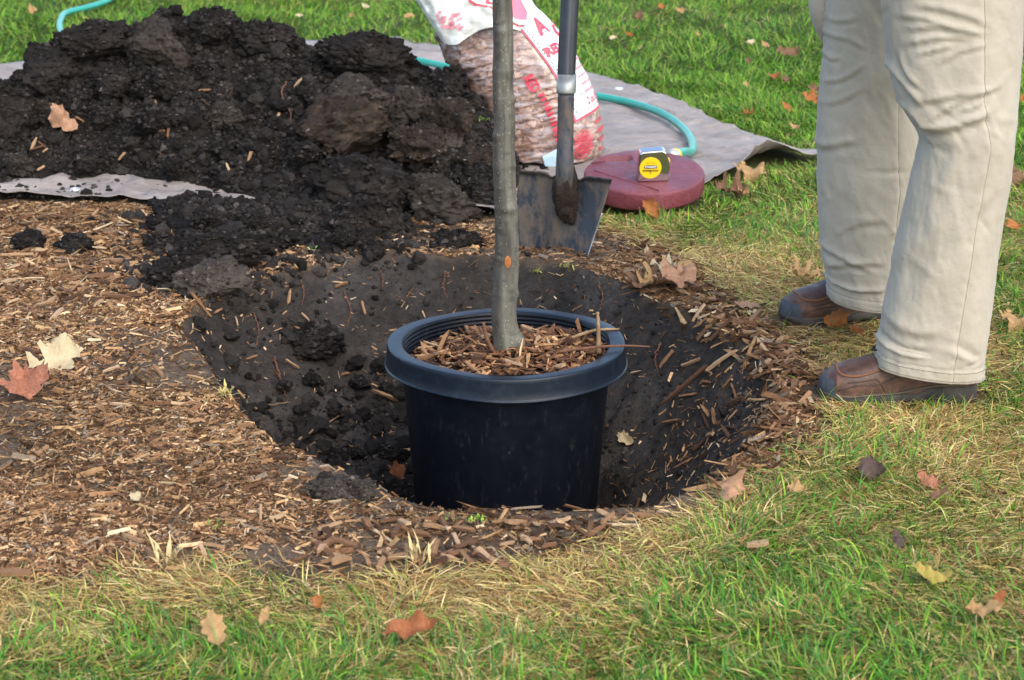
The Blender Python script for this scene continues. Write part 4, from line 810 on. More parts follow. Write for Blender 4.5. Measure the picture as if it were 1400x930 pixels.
D = mulch_cloud(7000, (.2, 1., 3.3, 5.2), (.034, .0070, .0025), acc_dark, cp=np.array([.32, .28, .18, .10, .05, .02, .05]), tilt=.25, lift=.008)  # darker mix of chips between hole and shoes
V = np.vstack([A[0], B[0], D[0]]); F = np.vstack([A[1], B[1]+len(A[0]), D[1]+len(A[0])+len(B[0])]); c = np.vstack([A[2], B[2], D[2]])
mul = mk('wood_mulch', V, F, m_attr('mulch_wood', .95, .04, 130, 160), cols=c, smooth=False); tag(mul, 'shredded brown wood mulch covering the bed around the hole', 'mulch', kind='stuff')
n = 1500; r = .203*np.sqrt(rng.random(n)); a = rng.uniform(0, 6.283, n); x, y = PX+r*np.cos(a), PY+r*np.sin(a); k = np.hypot(x-P[20][0], y-PY) > .034; k &= rng.random(n) < .45+.55*sstep(-.14, -.02, x-PX); x, y = x[k], y[k]; n = len(x)
nr = np.tile([0, 0, 1.], (n, 1)); s = rng.lognormal(0, .45, n)
V, F, c = chips(x, y, pot_top(x, y)-.003+.012*rng.random(n), nr, np.clip(.026*s, .008, .06), np.clip(.0055*rng.lognormal(0, .4, n), .002, .014), np.clip(.0025*rng.lognormal(0, .3, n), .001, .006), np.full(n, .42), np.array([.30, .28, .19, .11, .07, .04, .01])); c *= np.array([1., .86, .76])
rr_ = np.hypot(V[:, 0]-PX, V[:, 1]-PY); fct = np.where(rr_ > .209, .209/rr_, 1); V[:, 0] = PX+(V[:, 0]-PX)*fct; V[:, 1] = PY+(V[:, 1]-PY)*fct
pmul = mk('potting_mulch', V, F, m_attr('pot_mulch_wood', .8, .25, 130, 160), cols=c, smooth=False); tag(pmul, 'reddish bark mulch topping the black nursery pot', 'mulch', kind='stuff')

# ------------------------------------------------------------------ lawn grass
def blades(n, box, dens, ln, wd, far=False, flat=False, simple=False):
    x = rng.uniform(box[0], box[1], n); y = rng.uniform(box[2], box[3], n)
    k = in_frame(x, y); x, y = x[k], y[k]
    lawn = 1-sstep(-.045, .02, mulch_in(x, y)+.02*rng.normal(0, 1, len(x))); lawn = np.where(y > 7.4, 1, lawn)
    lawn *= (sdf_poly(TARP, x, y) < -.008)*off_shoes(x, y)*(np.hypot(x-dc[0], y-dc[1]) > DR*.97)*(hole_in(x, y) < -.02)
    k = lawn*dens(x, y) > rng.random(len(x)); x, y = x[k], y[k]; n = len(x); st = lawn_tone(x, y); dry = rng.random(n) < (np.clip(st*1.15, 0, 1) if flat else st)
    z = terrain(x, y)-.003; tuft = .5+.5*fbm(x*13, y*13, o=2, seed=221)
    L = ln*rng.uniform(.5, 1.3, n)*(.65+.6*tuft); w = wd*rng.uniform(.6, 1.25, n); w = np.where(dry, w*.8, w)
    fl = 2.2*math.pi*fbm(x*3.1, y*3.1, o=2, seed=223); a = fl + rng.normal(0, 1.25, n); e0 = np.where(dry, rng.uniform(.08, .6, n), rng.uniform(.25, 1.15, n))
    if flat: e0 = rng.uniform(.02, .28, n); z = z+.012*rng.random(n)
    e1 = np.maximum(e0-rng.uniform(.05, .6, n), -.05)
    d = np.stack([np.cos(a), np.sin(a)], -1); sd = np.stack([-d[:, 1], d[:, 0]], -1); rl = rng.normal(0, .5, n)
    p0 = np.stack([x, y, z], -1); f = lambda e, l: np.concatenate([d*(np.cos(e)*l)[:, None], (np.sin(e)*l)[:, None]], 1)
    p1 = p0+f(e0, L*.55); p2 = p1+f(e1, L*.45); sv = np.concatenate([sd*np.cos(rl)[:, None], np.sin(rl)[:, None]], 1)*w[:, None]/2
    if simple: V = np.stack([p0-sv, p0+sv, p1+sv*.3+(p2-p1), p1-sv*.3+(p2-p1)], 1); F = [4*np.arange(n)[:, None]+np.array([[0, 1, 2, 3]])]; m = 4
    else: V = np.stack([p0-sv, p0+sv, p1-sv*.9, p1+sv*.9, p2], 1); q = 5*np.arange(n)[:, None]; F = [q+np.array([[0, 1, 3, 2]]), q+np.array([[2, 3, 4]])]; m = 5
    g = np.array([(.060, .21, .010), (.11, .30, .014), (.22, .38, .030), (.035, .14, .012), (.055, .20, .035)])[rng.integers(0, 5, n)]
    if far: g = np.array([(.08, .23, .012), (.13, .31, .016), (.22, .37, .030), (.045, .16, .012)])[rng.integers(0, 4, n)]
    yl = np.array([(.60, .43, .16), (.72, .56, .26), (.52, .31, .10), (.33, .17, .06), (.56, .50, .14)])[rng.integers(0, 5, n)]
    c = np.where(dry[:, None], yl, g)*rng.uniform(.42, 1.28, (n, 1)); mixy = (rng.random((n, 1)) < .25)*.4*(~dry[:, None]); c = c*(1-mixy)+np.array([.34, .31, .08])*mixy
    return V.reshape(-1, 3), F, np.repeat(c, m, 0)
BL_ = [blades(300000, (-1.4, 1.8, 2.6, 5.2), lambda x, y: np.where(y < 4.3, 1., .8), .052, .0023),
       blades(200000, (-1.4, 1.8, 2.6, 5.3), lambda x, y: np.ones_like(x), .042, .0020, flat=True, simple=True),
       blades(190000, (-2.4, 2.6, 5.2, 7.3), lambda x, y: np.ones_like(x), .044, .0031, True),
       blades(120000, (-3.2, 3.4, 7.3, 9.9), lambda x, y: np.ones_like(x), .048, .0044, True, simple=True)]
print('blades', [len(q[2]) for q in BL_]); V, F = merge(*[(q[0], q[1]) for q in BL_]); c = np.vstack([q[2] for q in BL_])
gr = mk('lawn_grass', V, F, m_grass(), cols=c); tag(gr, 'short green and straw-coloured lawn grass around the mulch bed', 'grass', kind='stuff')

# ------------------------------------------------------------------ crumbs of soil (too many to count)
CCOL = []
def octa(): return np.array([(1, 0, 0), (0, 1, 0), (-1, 0, 0), (0, -1, 0), (0, 0, 1), (0, 0, -1.)]), np.array([[0, 1, 4], [1, 2, 4], [2, 3, 4], [3, 0, 4], [1, 0, 5], [2, 1, 5], [3, 2, 5], [0, 3, 5]])
def crumb_shapes(sub, k, seed):
    v, f = ico(sub) if sub else octa(); out = []
    for i in range(k):
        q = v*(1+.75*fbm(v[:, 0]*1.9+i*9, v[:, 1]*1.9, v[:, 2]*1.9+i, o=3, seed=seed+i, g=.65))[:, None]; q *= np.array([1, .75+.4*rng.random(), .6+.3*rng.random()]); out.append(q)
    return out, f
def crumbs(P3, size, sub, seed):
    sh, f = crumb_shapes(sub, 10, seed); n = len(P3); a = rng.uniform(0, 6.283, n); ca, sa = np.cos(a), np.sin(a); idx = rng.integers(0, 10, n); S = np.stack(sh)[idx]*size[:, None, None]
    tl_ = rng.normal(0, .5, n); ct, st_ = np.cos(tl_), np.sin(tl_); y1 = S[..., 1]*ct[:, None]-S[..., 2]*st_[:, None]; z1 = S[..., 1]*st_[:, None]+S[..., 2]*ct[:, None]
    V = np.stack([S[..., 0]*ca[:, None]-y1*sa[:, None], S[..., 0]*sa[:, None]+y1*ca[:, None], z1], -1)+P3[:, None]
    nvv = sh[0].shape[0]; tone = np.clip(rng.lognormal(math.log((.030, .027, .022)[sub]), (.55, .45, .32)[sub], n), .008, .11)[:, None]*np.array([1., .86, .75]); CCOL.append(np.repeat(tone, nvv, 0))
    return V.reshape(-1, 3), (f[None]+nvv*np.arange(n)[:, None, None]).reshape(-1, 3)
ok = np.where((Hh > .006) & (np.abs(HV[:, 0]) < .30*HV[:, 1]+.3) & (HV[:, 1] < 6.35))[0]
i1 = rng.choice(ok, 2600); s1 = np.clip(rng.lognormal(math.log(.0088), .5, 2600), .0045, .027); c1 = crumbs(HV[i1]+np.stack([0*s1, 0*s1, .3*s1], -1), s1, 2, 231)
i2 = rng.choice(ok, 11500); s2 = np.clip(rng.lognormal(math.log(.0054), .4, 11500), .003, .012); c2 = crumbs(HV[i2]+np.stack([0*s2, 0*s2, .4*s2], -1), s2, 1, 251)
i0 = rng.choice(ok, 28000); s0 = np.clip(rng.lognormal(math.log(.0036), .35, 28000), .0018, .007); c0 = crumbs(HV[i0]+np.stack([rng.normal(0, .004, 28000), rng.normal(0, .004, 28000), .5*s0], -1), s0, 0, 261)
def ground_crumbs(n, box, acc, ms, sub, seed):
    x = rng.uniform(box[0], box[1], n); y = rng.uniform(box[2], box[3], n); k = acc(x, y) > rng.random(n); x, y = x[k], y[k]; s = np.clip(rng.lognormal(math.log(ms), .5, len(x)), .002, .024)
    return crumbs(np.stack([x, y, terrain(x, y)+.3*s], -1), s, sub, seed)
def acc_tarp(x, y): return np.exp(-((heap_h(x, y, False)+.10)/.09)**2)*(heap_h(x, y, False) < .0)*(sdf_poly(TARP, x, y) > .005)*(y < 5.9)
def acc_fringe(x, y): return (sstep(-.16, .0, sdf_poly(SPILL, x, y)) * .9 + .03)*(heap_h(x, y, False) < .004)*(hole_in(x, y) < .03)*(sdf_poly(TARP, x, y) < .0)
def acc_hole(x, y): h = hole_in(x, y); return (h > .02)*(np.hypot(x-PX, y-PY) > .215)*(.22+.78*sstep(.12, .35, h)*sstep(.05, -.3, x))
c3 = ground_crumbs(6000, (-1.3, .1, 4.5, 5.3), acc_fringe, .0065, 1, 271)
c4 = ground_crumbs(16000, (-.75, .62, 3.3, 4.9), acc_hole, .0042, 0, 281); c5 = ground_crumbs(1500, (-.75, .1, 3.3, 4.7), acc_hole, .012, 2, 291)
xt = rng.uniform(-1.9, .1, 9000); yt = rng.uniform(5.2, 5.8, 9000); kt = acc_tarp(xt, yt)*.5 > rng.random(9000); xt, yt = xt[kt], yt[kt]; st2 = np.clip(rng.lognormal(math.log(.0045), .5, len(xt)), .002, .016)
c6 = crumbs(np.stack([xt, yt, terrain(xt, yt)+.012+.4*st2], -1), st2, 1, 301)

# ------------------------------------------------------------------ single clods
def clod_mesh(name, seed, mat, cuts=8, rough=.30):
    v, f = ico(5); q = v.copy(); r = np.random.default_rng(seed)
    for k in range(cuts):                                   # flat broken faces
        nn = unit(r.normal(0, 1, 3)); dd = r.uniform(.45, .75); s = q@nn; q = q-np.outer(np.maximum(s-dd, 0)*.97, nn)
    d = 1.2*rough*fbm(v[:, 0]*1.8+seed, v[:, 1]*1.8, v[:, 2]*1.8, o=2, seed=seed) + .38*fbm(v[:, 0]*4.5, v[:, 1]*4.5+seed, v[:, 2]*4.5, o=4, seed=seed+3, g=.7)+.20*np.abs(fbm(v[:, 0]*16, v[:, 1]*16+seed, v[:, 2]*16, o=2, seed=seed+6))
    q *= (1+d)[:, None]; o = mk(name, q, [f], mat); me = o.data; bpy.data.objects.remove(o); return me
DCL = m_soil('clod_soil', .05); PALE = m_soil('dry_soil', .05, base=((.040, .033, .027), (.085, .070, .056), (.15, .127, .102))); MIDS = m_soil('brown_soil', .05, base=((.022, .018, .015), (.058, .048, .039), (.12, .10, .082)))
RTY = m_soil('rooty_soil', .06, base=((.017, .013, .0105), (.048, .036, .027), (.14, .10, .067)))
CM = {k: [clod_mesh('clod', 400+10*j+i, m, 7 if i % 2 else 4, .16 if i % 2 else .28) for i in range(3)] for j, (k, m) in enumerate((('d', DCL), ('p', PALE), ('m', MIDS), ('r', RTY)))}
CLODS = []
def clod(px, py, w, h, kind, label, yaw=0., depth=None, sink=.25, roll=0., var=None, group=None):
    l, nrm, t = hit(px, py+h*.30); s = t/FPX; me = random.choice(CM[kind]) if var is None else CM[kind][var]
    o = bpy.data.objects.new('soil_clod', me); COL.objects.link(o); rx, rz = w*s*.5/.86, h*s*.5/.86
    o.scale = (rx, (depth or .8)*min(rx, rz*1.3), rz); o.rotation_euler = (0, roll, yaw); o.location = l+Vector((0, 0, rz*(.55-sink)))
    CLODS.append((o, kind)); return tag(o, label, 'clod', group)
clod(602, 278, 96, 62, 'm', 'broad flat-faced brown clod at the right foot of the heap', 0, .9, .0, var=1)
clod(470, 180, 120, 78, 'r', 'big wedge of turf and roots jutting from the heap', .1, 1., .05, -.35, 1)
clod(500, 248, 120, 80, 'd', 'smooth dark block of soil below the root wedge', -.2, .9, .15, .2, 1)
clod(488, 132, 86, 56, 'm', 'greyish clod just above the root wedge', .3, .9, .1, 0, 0)
clod(492, 80, 108, 52, 'd', 'dark overhanging clod on the right crest of the heap', 0, .9, .0, .12, 2)
clod(613, 120, 42, 40, 'd', 'small black clod beside the green hose on the tarpaulin', .5, .9, -.1, 0, 0)
clod(625, 172, 80, 58, 'r', 'rough rooty clod against the mulch bag', .2, .9, .1, .1, 0)
clod(572, 202, 78, 52, 'r', 'rooty clod sprouting green weed in mid heap', .7, .9, .1, .2, 2)
clod(612, 196, 36, 30, 'p', 'small pale clod beside the weedy clod', 0, .9, .0, 0, 0); clod(606, 228, 40, 30, 'p', 'pale crumbly clod above the broad flat-faced clod', 0, .9, .0, 0, 2)
clod(655, 230, 70, 60, 'r', 'reddish fibrous clod behind the sapling trunk', .4, .9, .15, 0, 1); clod(560, 145, 60, 50, 'm', 'brown clod on the right slope of the heap', .4, .9, .1, 0, 2); clod(650, 262, 60, 70, 'd', 'dark clod beside the broad flat-faced clod', .8, .9, .1, 0, 0)
clod(215, 62, 66, 72, 'm', 'tall lump standing on the crest of the heap', .2, .9, .1, .1, 0); clod(290, 40, 44, 40, 'd', 'knobbly clod on the middle of the crest', .2, .9, -.2, 0, 0); clod(125, 62, 96, 46, 'd', 'long dark clod on the left crest', .1, .9, .05, -.1, 2); clod(365, 52, 70, 44, 'd', 'dark clod right of the middle crest', .1, .9, .05, .1, 1)
clod(236, 112, 60, 48, 'd', 'squarish dark clod below the tall crest lump', .6, .9, .15, .3, 1); clod(60, 95, 70, 60, 'd', 'dark clod on the left shoulder of the heap', .2, .9, .15, .2, 0); clod(12, 150, 60, 80, 'd', 'large dark clod at the left picture edge', .2, .9, .15, .2, 1)
clod(292, 382, 78, 54, 'p', 'pale grey clod on the mulch at the left rim of the hole', .3, .9, .05, 0, 0); clod(232, 378, 60, 38, 'd', 'black clod left of the pale grey rim clod', .3, .9, .1, 0, 2); clod(302, 338, 110, 50, 'd', 'long dark clod behind the pale grey rim clod', .0, .9, .2, -.15, 1)
clod(102, 336, 42, 26, 'd', 'small dark clod alone on the mulch, right one', 0, .9, .0, 0, 0); clod(38, 332, 36, 26, 'd', 'small dark clod alone on the mulch, left one', 0, .9, .0, 0, 2); clod(465, 668, 62, 34, 'p', 'pale two-lobed clod on the front rim left of the pot', 0, .9, .05, .1, 0); clod(490, 672, 40, 30, 'p', 'pale clod nearest the pot on the front rim', 0, .9, .05, 0, 2); clod(445, 660, 30, 24, 'm', 'small brown clod at the front rim of the hole', 0, .9, .05, 0, 0)
clod(512, 296, 90, 60, 'd', 'dark slanting clod at the front foot of the heap', .3, .9, .2, .4, 1); clod(620, 328, 64, 28, 'd', 'low dark clod on the mulch below the tarpaulin edge', 0, .9, .2, 0, 0); clod(425, 462, 70, 42, 'd', 'crumbly dark clod inside the hole left of the pot', .2, .9, .25, 0, 0)
rs = random.Random(12)
ORD = ['leftmost', 'second from left', 'third from left', 'third from right', 'second from right', 'rightmost']
for k in range(18):                                         # clods in three loose rows down the heap
    row, cl = divmod(k, 6); px, py = 45+cl*88+rs.uniform(-26, 26), (108, 160, 212)[row]+rs.uniform(-16, 16)+(cl-2)*3; w = rs.uniform(30, 58)
    clod(px, py, w, w*rs.uniform(.65, .9), 'd' if rs.random() < .7 else 'm', 'crumbly clod on the heap face, %s in the %s row' % (ORD[cl], ('upper', 'middle', 'lower')[row]), rs.uniform(0, 3), .9, .2, rs.uniform(-.3, .3), group='clods on the heap face')
for k in range(12):
    row, cl = divmod(k, 6); px, py = 225+cl*58+rs.uniform(-14, 14), (300, 334)[row]+rs.uniform(-8, 8); w = rs.uniform(22, 44)
    clod(px, py, w, w*rs.uniform(.6, .85), 'd', 'spilled dark clod before the tarpaulin edge, %s in the %s row' % (ORD[cl], ('back', 'front')[row]), rs.uniform(0, 3), .9, .15, rs.uniform(-.3, .3), group='clods spilled before the heap')
for k in range(9):
    row, cl = divmod(k, 3); px, py = 385+row*30+cl*48+rs.uniform(-12, 12), (520, 575, 622)[row]+rs.uniform(-12, 12); w = rs.uniform(18, 32)
    clod(px, py, w, w*rs.uniform(.55, .8), 'd', 'wet black clod in the hole left of the pot, %s in the %s row' % (('left', 'middle', 'right')[cl], ('upper', 'middle', 'lower')[row]), rs.uniform(0, 3), .9, .2, rs.uniform(-.3, .3), group='clods in the hole')

# crumbs clinging to the clods, then all the crumbs as one
for kd, tn, dn_ in (('d', .021, 1.), ('p', .060, .30), ('m', .046, .45), ('r', .058, .45)):
    Q = []; Z = []
    for o, kk in CLODS:
        if kk != kd: continue
        vv = np.array([v.co[:] for v in o.data.vertices]); vv = vv[vv[:, 2] > -.35]; mt = np.array(Matrix.LocRotScale(o.location, o.rotation_euler, o.scale)); sz = float(np.mean(o.scale)); m_ = int(np.clip(sz*4200, 40, 260)*dn_)
        w_ = vv[rng.integers(0, len(vv), m_)]@mt[:3, :3].T + mt[:3, 3]; Q.append(w_); Z.append(np.clip(rng.lognormal(math.log(min(.09*sz+.0012, .006)), .45, m_), .0015, .011))
    if not Q: continue
    n0 = len(CCOL); cc_ = crumbs(np.vstack(Q), np.concatenate(Z)*(1 if kd == 'd' else .7), 0, 311); CCOL[-1] = CCOL[-1]*(tn/.028); c6 = merge(c6, cc_)
V, F = merge(c1, c2, c0, c3, c4, c5, c6); cm_ = M('crumb_soil', .97, .08); cm_.col(cm_.mix(1, cm_.attr(), cm_.ramp(cm_.noise(160, detail=4, rough=.7), [(.3, .55), (.7, 1.4)]), 'MULTIPLY')); cm_.bump(cm_.noise(220, detail=4, rough=.7), .9, .006)
cr = mk('soil_crumbs', V, F, cm_.m, cols=np.vstack(CCOL), smooth=False); tag(cr, 'loose crumbs of dark soil on the heap and in the hole', 'soil', kind='stuff')

# ------------------------------------------------------------------ single wood chips
def chip_mesh(seed):
    r = np.random.default_rng(seed); nx = 7; xs = np.linspace(-.5, .5, nx); V = []
    b = r.normal(0, .06); w0, w1 = r.uniform(.5, 1, 2)
    for i, x in enumerate(xs):
        w = (w0*(1-i/6)+w1*i/6)*(.25 if i in (0, 6) and r.random() < .6 else 1)*.5*(1+r.normal(0, .12)); z = b*(1-4*x*x)*1.2
        for yy, zz in ((-w, 0), (w, 0), (w*.9, 1), (-w*.9, 1)): V.append((x+r.normal(0, .02), yy, zz+z*4+r.normal(0, .08)))
    F = grid_faces(4, nx, True); o = mk('chip', np.array(V), [F, np.array([[3, 2, 1, 0], [24, 25, 26, 27]])], WOOD, smooth=False); me = o.data; bpy.data.objects.remove(o); return me
WOOD = m_chip(); CHM = [chip_mesh(500+i) for i in range(14)]
def put_chip(l, nrm, ln, wd, tk, yaw, label, tilt=.15, group=None, name='wood_chip', cat='wood chip', me=None):
    o = bpy.data.objects.new(name, me or random.choice(CHM)); COL.objects.link(o); o.scale = (ln, wd, tk)
    q = (nrm + Vector((random.gauss(0, tilt), random.gauss(0, tilt), 0))).to_track_quat('Z', 'Y'); o.rotation_mode = 'QUATERNION'; o.rotation_quaternion = q @ Matrix.Rotation(yaw, 3, 'Z').to_quaternion(); o.location = l
    return tag(o, label, cat, group)
def scatter_chips(poly, n, ln, wd, label, group, lift=.006):
    P_ = np.array(poly, float); k = 0; lo_, hi2 = P_.min(0), P_.max(0); tries = 0
    while k < n and tries < 5000:
        tries += 1; px, py = random.uniform(lo_[0], hi2[0]), random.uniform(lo_[1], hi2[1])
        if sdf_poly(P_, np.array([px]), np.array([py]))[0] < 0: continue
        l, nrm, t = hit(px, py); put_chip(l+Vector((0, 0, lift)), nrm, random.uniform(*ln), random.uniform(*wd), random.uniform(.003, .006), random.uniform(0, 6.28), label, .18, group); k += 1
scatter_chips([(0, 280), (190, 295), (215, 400), (100, 440), (0, 440)], 70, (.03, .065), (.007, .014), 'tan wood chip among loose mulch in front of the tarpaulin edge', 'chips before the tarpaulin')
scatter_chips([(420, 715), (880, 705), (940, 690), (800, 745), (640, 778), (430, 780)], 60, (.025, .050), (.007, .014), 'brown wood chip among loose mulch along the front rim', 'chips along the front rim')
scatter_chips([(880, 345), (1000, 425), (1080, 465), (1110, 545), (1040, 620), (1060, 530), (990, 460), (900, 400)], 60, (.035, .070), (.006, .014), 'dark wood chip among loose mulch between hole and shoes', 'chips between hole and shoes')
scatter_chips([(20, 450), (230, 460), (320, 570), (420, 640), (400, 760), (20, 770)], 50, (.022, .045), (.005, .011), 'weathered wood chip pressed into the trodden mulch at left', 'chips in the trodden mulch', .004)
scatter_chips([(850, 520), (950, 475), (1010, 490), (1050, 550), (960, 630), (855, 600)], 18, (.03, .055), (.005, .010), 'brown wood chip slid down the right wall of the hole', 'chips on the right hole wall')
scatter_chips([(290, 420), (520, 380), (530, 560), (400, 590), (330, 520)], 14, (.02, .04), (.004, .008), 'pale splinter lying on the left wall of the hole', 'splinters in the hole')
scatter_chips([(40, 90), (420, 90), (440, 240), (30, 240)], 24, (.02, .04), (.005, .010), 'tan wood chip caught on the face of the soil heap', 'chips on the heap', .012)
hr = random.Random(31)
for k in range(34):
    a, rr2 = hr.uniform(0, 6.283), .185*math.sqrt(hr.random()); x, y = PX+rr2*math.cos(a), PY+rr2*math.sin(a)
    if math.hypot(x-PX, y-PY) < .05: continue
    z = float(pot_top(np.array([x]), np.array([y]))[0]); put_chip(Vector((x, y, z+.008)), Vector((0, 0, 1)), hr.uniform(.03, .065), hr.uniform(.008, .016), hr.uniform(.003, .006), hr.uniform(0, 6.28), 'bark chip among the mulch inside the nursery pot', .3, 'chips in the pot')
def special_chip(px, py, ln, wd, deg, label, lift=.01, tilt=.05):
    l, nrm, t = hit(px, py); return put_chip(l+Vector((0, 0, lift)), nrm, ln, wd, .006, math.radians(deg), label, tilt)
special_chip(24, 355, .075, .012, 5, 'bleached white splinter lying on the mulch near the left edge'); special_chip(135, 384, .07, .020, -25, 'short dark brown stick piece on the loose mulch'); special_chip(528, 549, .085, .010, -42, 'pale split stick leaning in the hole left of the pot', .012, .1)
special_chip(935, 534, .125, .009, 65, 'long tan wood strip lying on the right wall of the hole'); special_chip(988, 500, .08, .008, 62, 'slender tan strip near the top of the right hole wall'); special_chip(45, 492, .10, .012, 12, 'dark charred stick beside the pale oak leaf'); special_chip(20, 795, .05, .020, -15, 'thick reddish chip at the lower left grass edge', .012); special_chip(465, 778, .04, .017, -50, 'grey chip standing at the front grass edge', .012)
special_chip(1032, 440, .09, .010, 5, 'black charred stick beside the far shoe'); special_chip(1067, 470, .06, .012, 75, 'orange chip in front of the far shoe'); special_chip(1035, 766, .035, .018, 60, 'tan chip lying in the front right grass', .025)

# ------------------------------------------------------------------ fallen leaves
OAK = [(0, -.58), (.012, -.40), (.05, -.37), (.16, -.40), (.25, -.36), (.22, -.30), (.09, -.27), (.045, -.18), (.08, -.10), (.22, -.12), (.38, -.14), (.42, -.07), (.34, -.02), (.18, .02), (.06, .06), (.045, .14), (.10, .20), (.22, .22), (.36, .30), (.33, .38), (.20, .34), (.08, .32), (.07, .40), (.13, .48), (.05, .47), (0, .56)]
MAPLE = [(0, -.62), (.012, -.34), (.10, -.40), (.22, -.36), (.24, -.26), (.40, -.24), (.34, -.12), (.52, .0), (.46, .06), (.50, .18), (.36, .16), (.22, .10), (.24, .26), (.18, .30), (.20, .42), (.10, .40), (0, .58)]
OVAL = [(0, -.60), (.012, -.42), (.10, -.34), (.19, -.18), (.23, .0), (.20, .2), (.12, .38), (.04, .50), (0, .56)]
TORN = [(0, -.5), (.14, -.42), (.26, -.22), (.20, -.10), (.34, .04), (.24, .16), (.30, .30), (.12, .36), (.06, .50), (0, .46)]
def leaf_mesh(half, seed, curl, mat):
    r = np.random.default_rng(seed); h = np.array(half); out = np.vstack([h, (h*[-1, 1])[::-1][1:-1]]); out = out*(1+r.normal(0, .05, out.shape))
    bm = bmesh.new(); vs = [bm.verts.new((x, y, 0)) for x, y in out]; f = bm.faces.new(vs); bmesh.ops.triangulate(bm, faces=[f])
    for _ in range(2): bmesh.ops.subdivide_edges(bm, edges=[e for e in bm.edges if e.calc_length() > .10], cuts=1, use_grid_fill=False); bmesh.ops.triangulate(bm, faces=bm.faces)
    me = bpy.data.meshes.new('leaf'); bm.to_mesh(me); bm.free(); me.shade_smooth()
    V = np.array([v.co[:] for v in me.vertices]); x, y = V[:, 0], V[:, 1]
    V[:, 2] = curl*(2.0*x*x*np.sign(r.normal())+1.3*y*y) + curl*.40*fbm(x*4+seed, y*4, o=2, seed=seed) + .28*np.abs(x)
    me.vertices.foreach_set('co', V.astype(np.float32).ravel()); me.update(); me.materials.append(mat); return me
LMAT = {'tan': m_leaf('leaf_tan', (.34, .19, .075), (.44, .29, .13)), 'cream': m_leaf('leaf_cream', (.47, .36, .20), (.58, .48, .30)), 'rust': m_leaf('leaf_rust', (.24, .075, .024), (.33, .13, .05)), 'orange': m_leaf('leaf_orange', (.40, .15, .035), (.28, .10, .03)),
        'brown': m_leaf('leaf_brown', (.13, .065, .035), (.22, .12, .06)), 'pink': m_leaf('leaf_pink', (.36, .17, .095), (.46, .29, .17)), 'dark': m_leaf('leaf_dark', (.06, .035, .03), (.11, .07, .055)), 'lime': m_leaf('leaf_lime', (.34, .37, .05), (.36, .15, .07)), 'red': m_leaf('leaf_dusty_red', (.27, .085, .035), (.40, .19, .12))}
LM = {}
def leaf(px, py, w, shape, mat, yaw, label, tilt=(0, 0), lift=.012, curl=.8, seed=0, group=None):
    """w: leaf length in photo pixels at that place"""
    key = (shape, mat, curl, seed % 3)
    if key not in LM: LM[key] = leaf_mesh({'oak': OAK, 'maple': MAPLE, 'oval': OVAL, 'torn': TORN}[shape], 600+seed, curl, LMAT[mat])
    l, nrm, t = hit(px, py); s = w*t/FPX; o = bpy.data.objects.new('fallen_leaf', LM[key]); COL.objects.link(o); o.scale = (s, s, s)
    q = (nrm*.6+Vector((tilt[0], tilt[1]*1.3, .6))).to_track_quat('Z', 'Y'); o.rotation_mode = 'QUATERNION'; o.rotation_quaternion = q @ Matrix.Rotation(math.radians(yaw), 3, 'Z').to_quaternion()
    o.location = l+Vector((0, 0, lift*.72)); return tag(o, label, 'leaf', group)
leaf(36, 540, 66, 'maple', 'red', 25, 'large rust-red maple leaf on the mulch at the left edge', (0, -.55), .022, .5, 1)
leaf(72, 503, 78, 'oak', 'cream', -70, 'cream lobed oak leaf lying above the red maple leaf', (0, -.9), .016, .3, 2)
leaf(88, 182, 46, 'torn', 'pink', 40, 'curled pink-brown leaf lying on the soil heap', (.2, -.9), .055, .9, 3)
leaf(158, 124, 26, 'oval', 'orange', 10, 'small orange leaf on the upper left of the heap', (0, -.8), .02, .6, 1)
leaf(900, 396, 70, 'oak', 'tan', -60, 'largest tan oak leaf of the cluster at the back rim', (0, -.2), .018, .6, 1); leaf(925, 402, 66, 'oak', 'pink', 70, 'pinkish oak leaf overlapping the cluster at the back rim', (.1, -.3), .025, .6, 2); leaf(944, 382, 50, 'oak', 'tan', 20, 'small tan oak leaf at the grass edge of the cluster', (0, -.2), .02, .6, 3); leaf(905, 380, 40, 'torn', 'cream', -80, 'pale curled leaf behind the oak leaf cluster', (0, -.2), .02, .9, 2); leaf(880, 398, 60, 'oak', 'brown', 50, 'brown oak leaf at the left of the cluster', (-.1, -.2), .012, .6, 4)
leaf(1021, 426, 36, 'torn', 'pink', 80, 'flat pink leaf fragment left of the far shoe', (0, -.1), .016, .3, 1); leaf(1030, 436, 22, 'torn', 'cream', 90, 'tiny cream leaf fragment left of the far shoe', (0, -.1), .014, .3, 2)
leaf(1142, 452, 38, 'torn', 'orange', -70, 'orange leaf leaning against the far shoe', (0, -1.2), .035, .7, 3); leaf(1170, 462, 24, 'torn', 'orange', 30, 'small orange leaf between the two shoes', (0, -.4), .02, .5, 4)
leaf(890, 302, 34, 'torn', 'orange', 40, 'upright brown leaf in front of the maroon disc', (.1, -1.3), .035, .8, 2)
leaf(1026, 250, 44, 'maple', 'tan', 80, 'curled tan leaf by the lifted tarpaulin edge', (0, -.5), .035, .9, 2); leaf(998, 274, 46, 'oak', 'brown', 60, 'brown curled leaf left of the tan leaf by the tarpaulin', (0, -.4), .03, .9, 5); leaf(1016, 274, 26, 'torn', 'tan', 10, 'small tan leaf beside the brown curled leaf', (0, -.4), .03, .9, 5)
leaf(295, 886, 52, 'torn', 'tan', 15, 'upright tan leaf in the front left grass', (.1, -.8), .040, .5, 3); leaf(362, 866, 30, 'oval', 'tan', -20, 'small tan leaf right of the upright one', (0, -.7), .035, .5, 2); leaf(558, 889, 76, 'oval', 'rust', -82, 'glossy red-brown leaf lying in the front grass', (0, -.5), .035, .9, 2); leaf(435, 800+42, 22, 'torn', 'orange', 10, 'small orange leaf scrap in the front left grass', (0, -.7), .03, .5, 6)
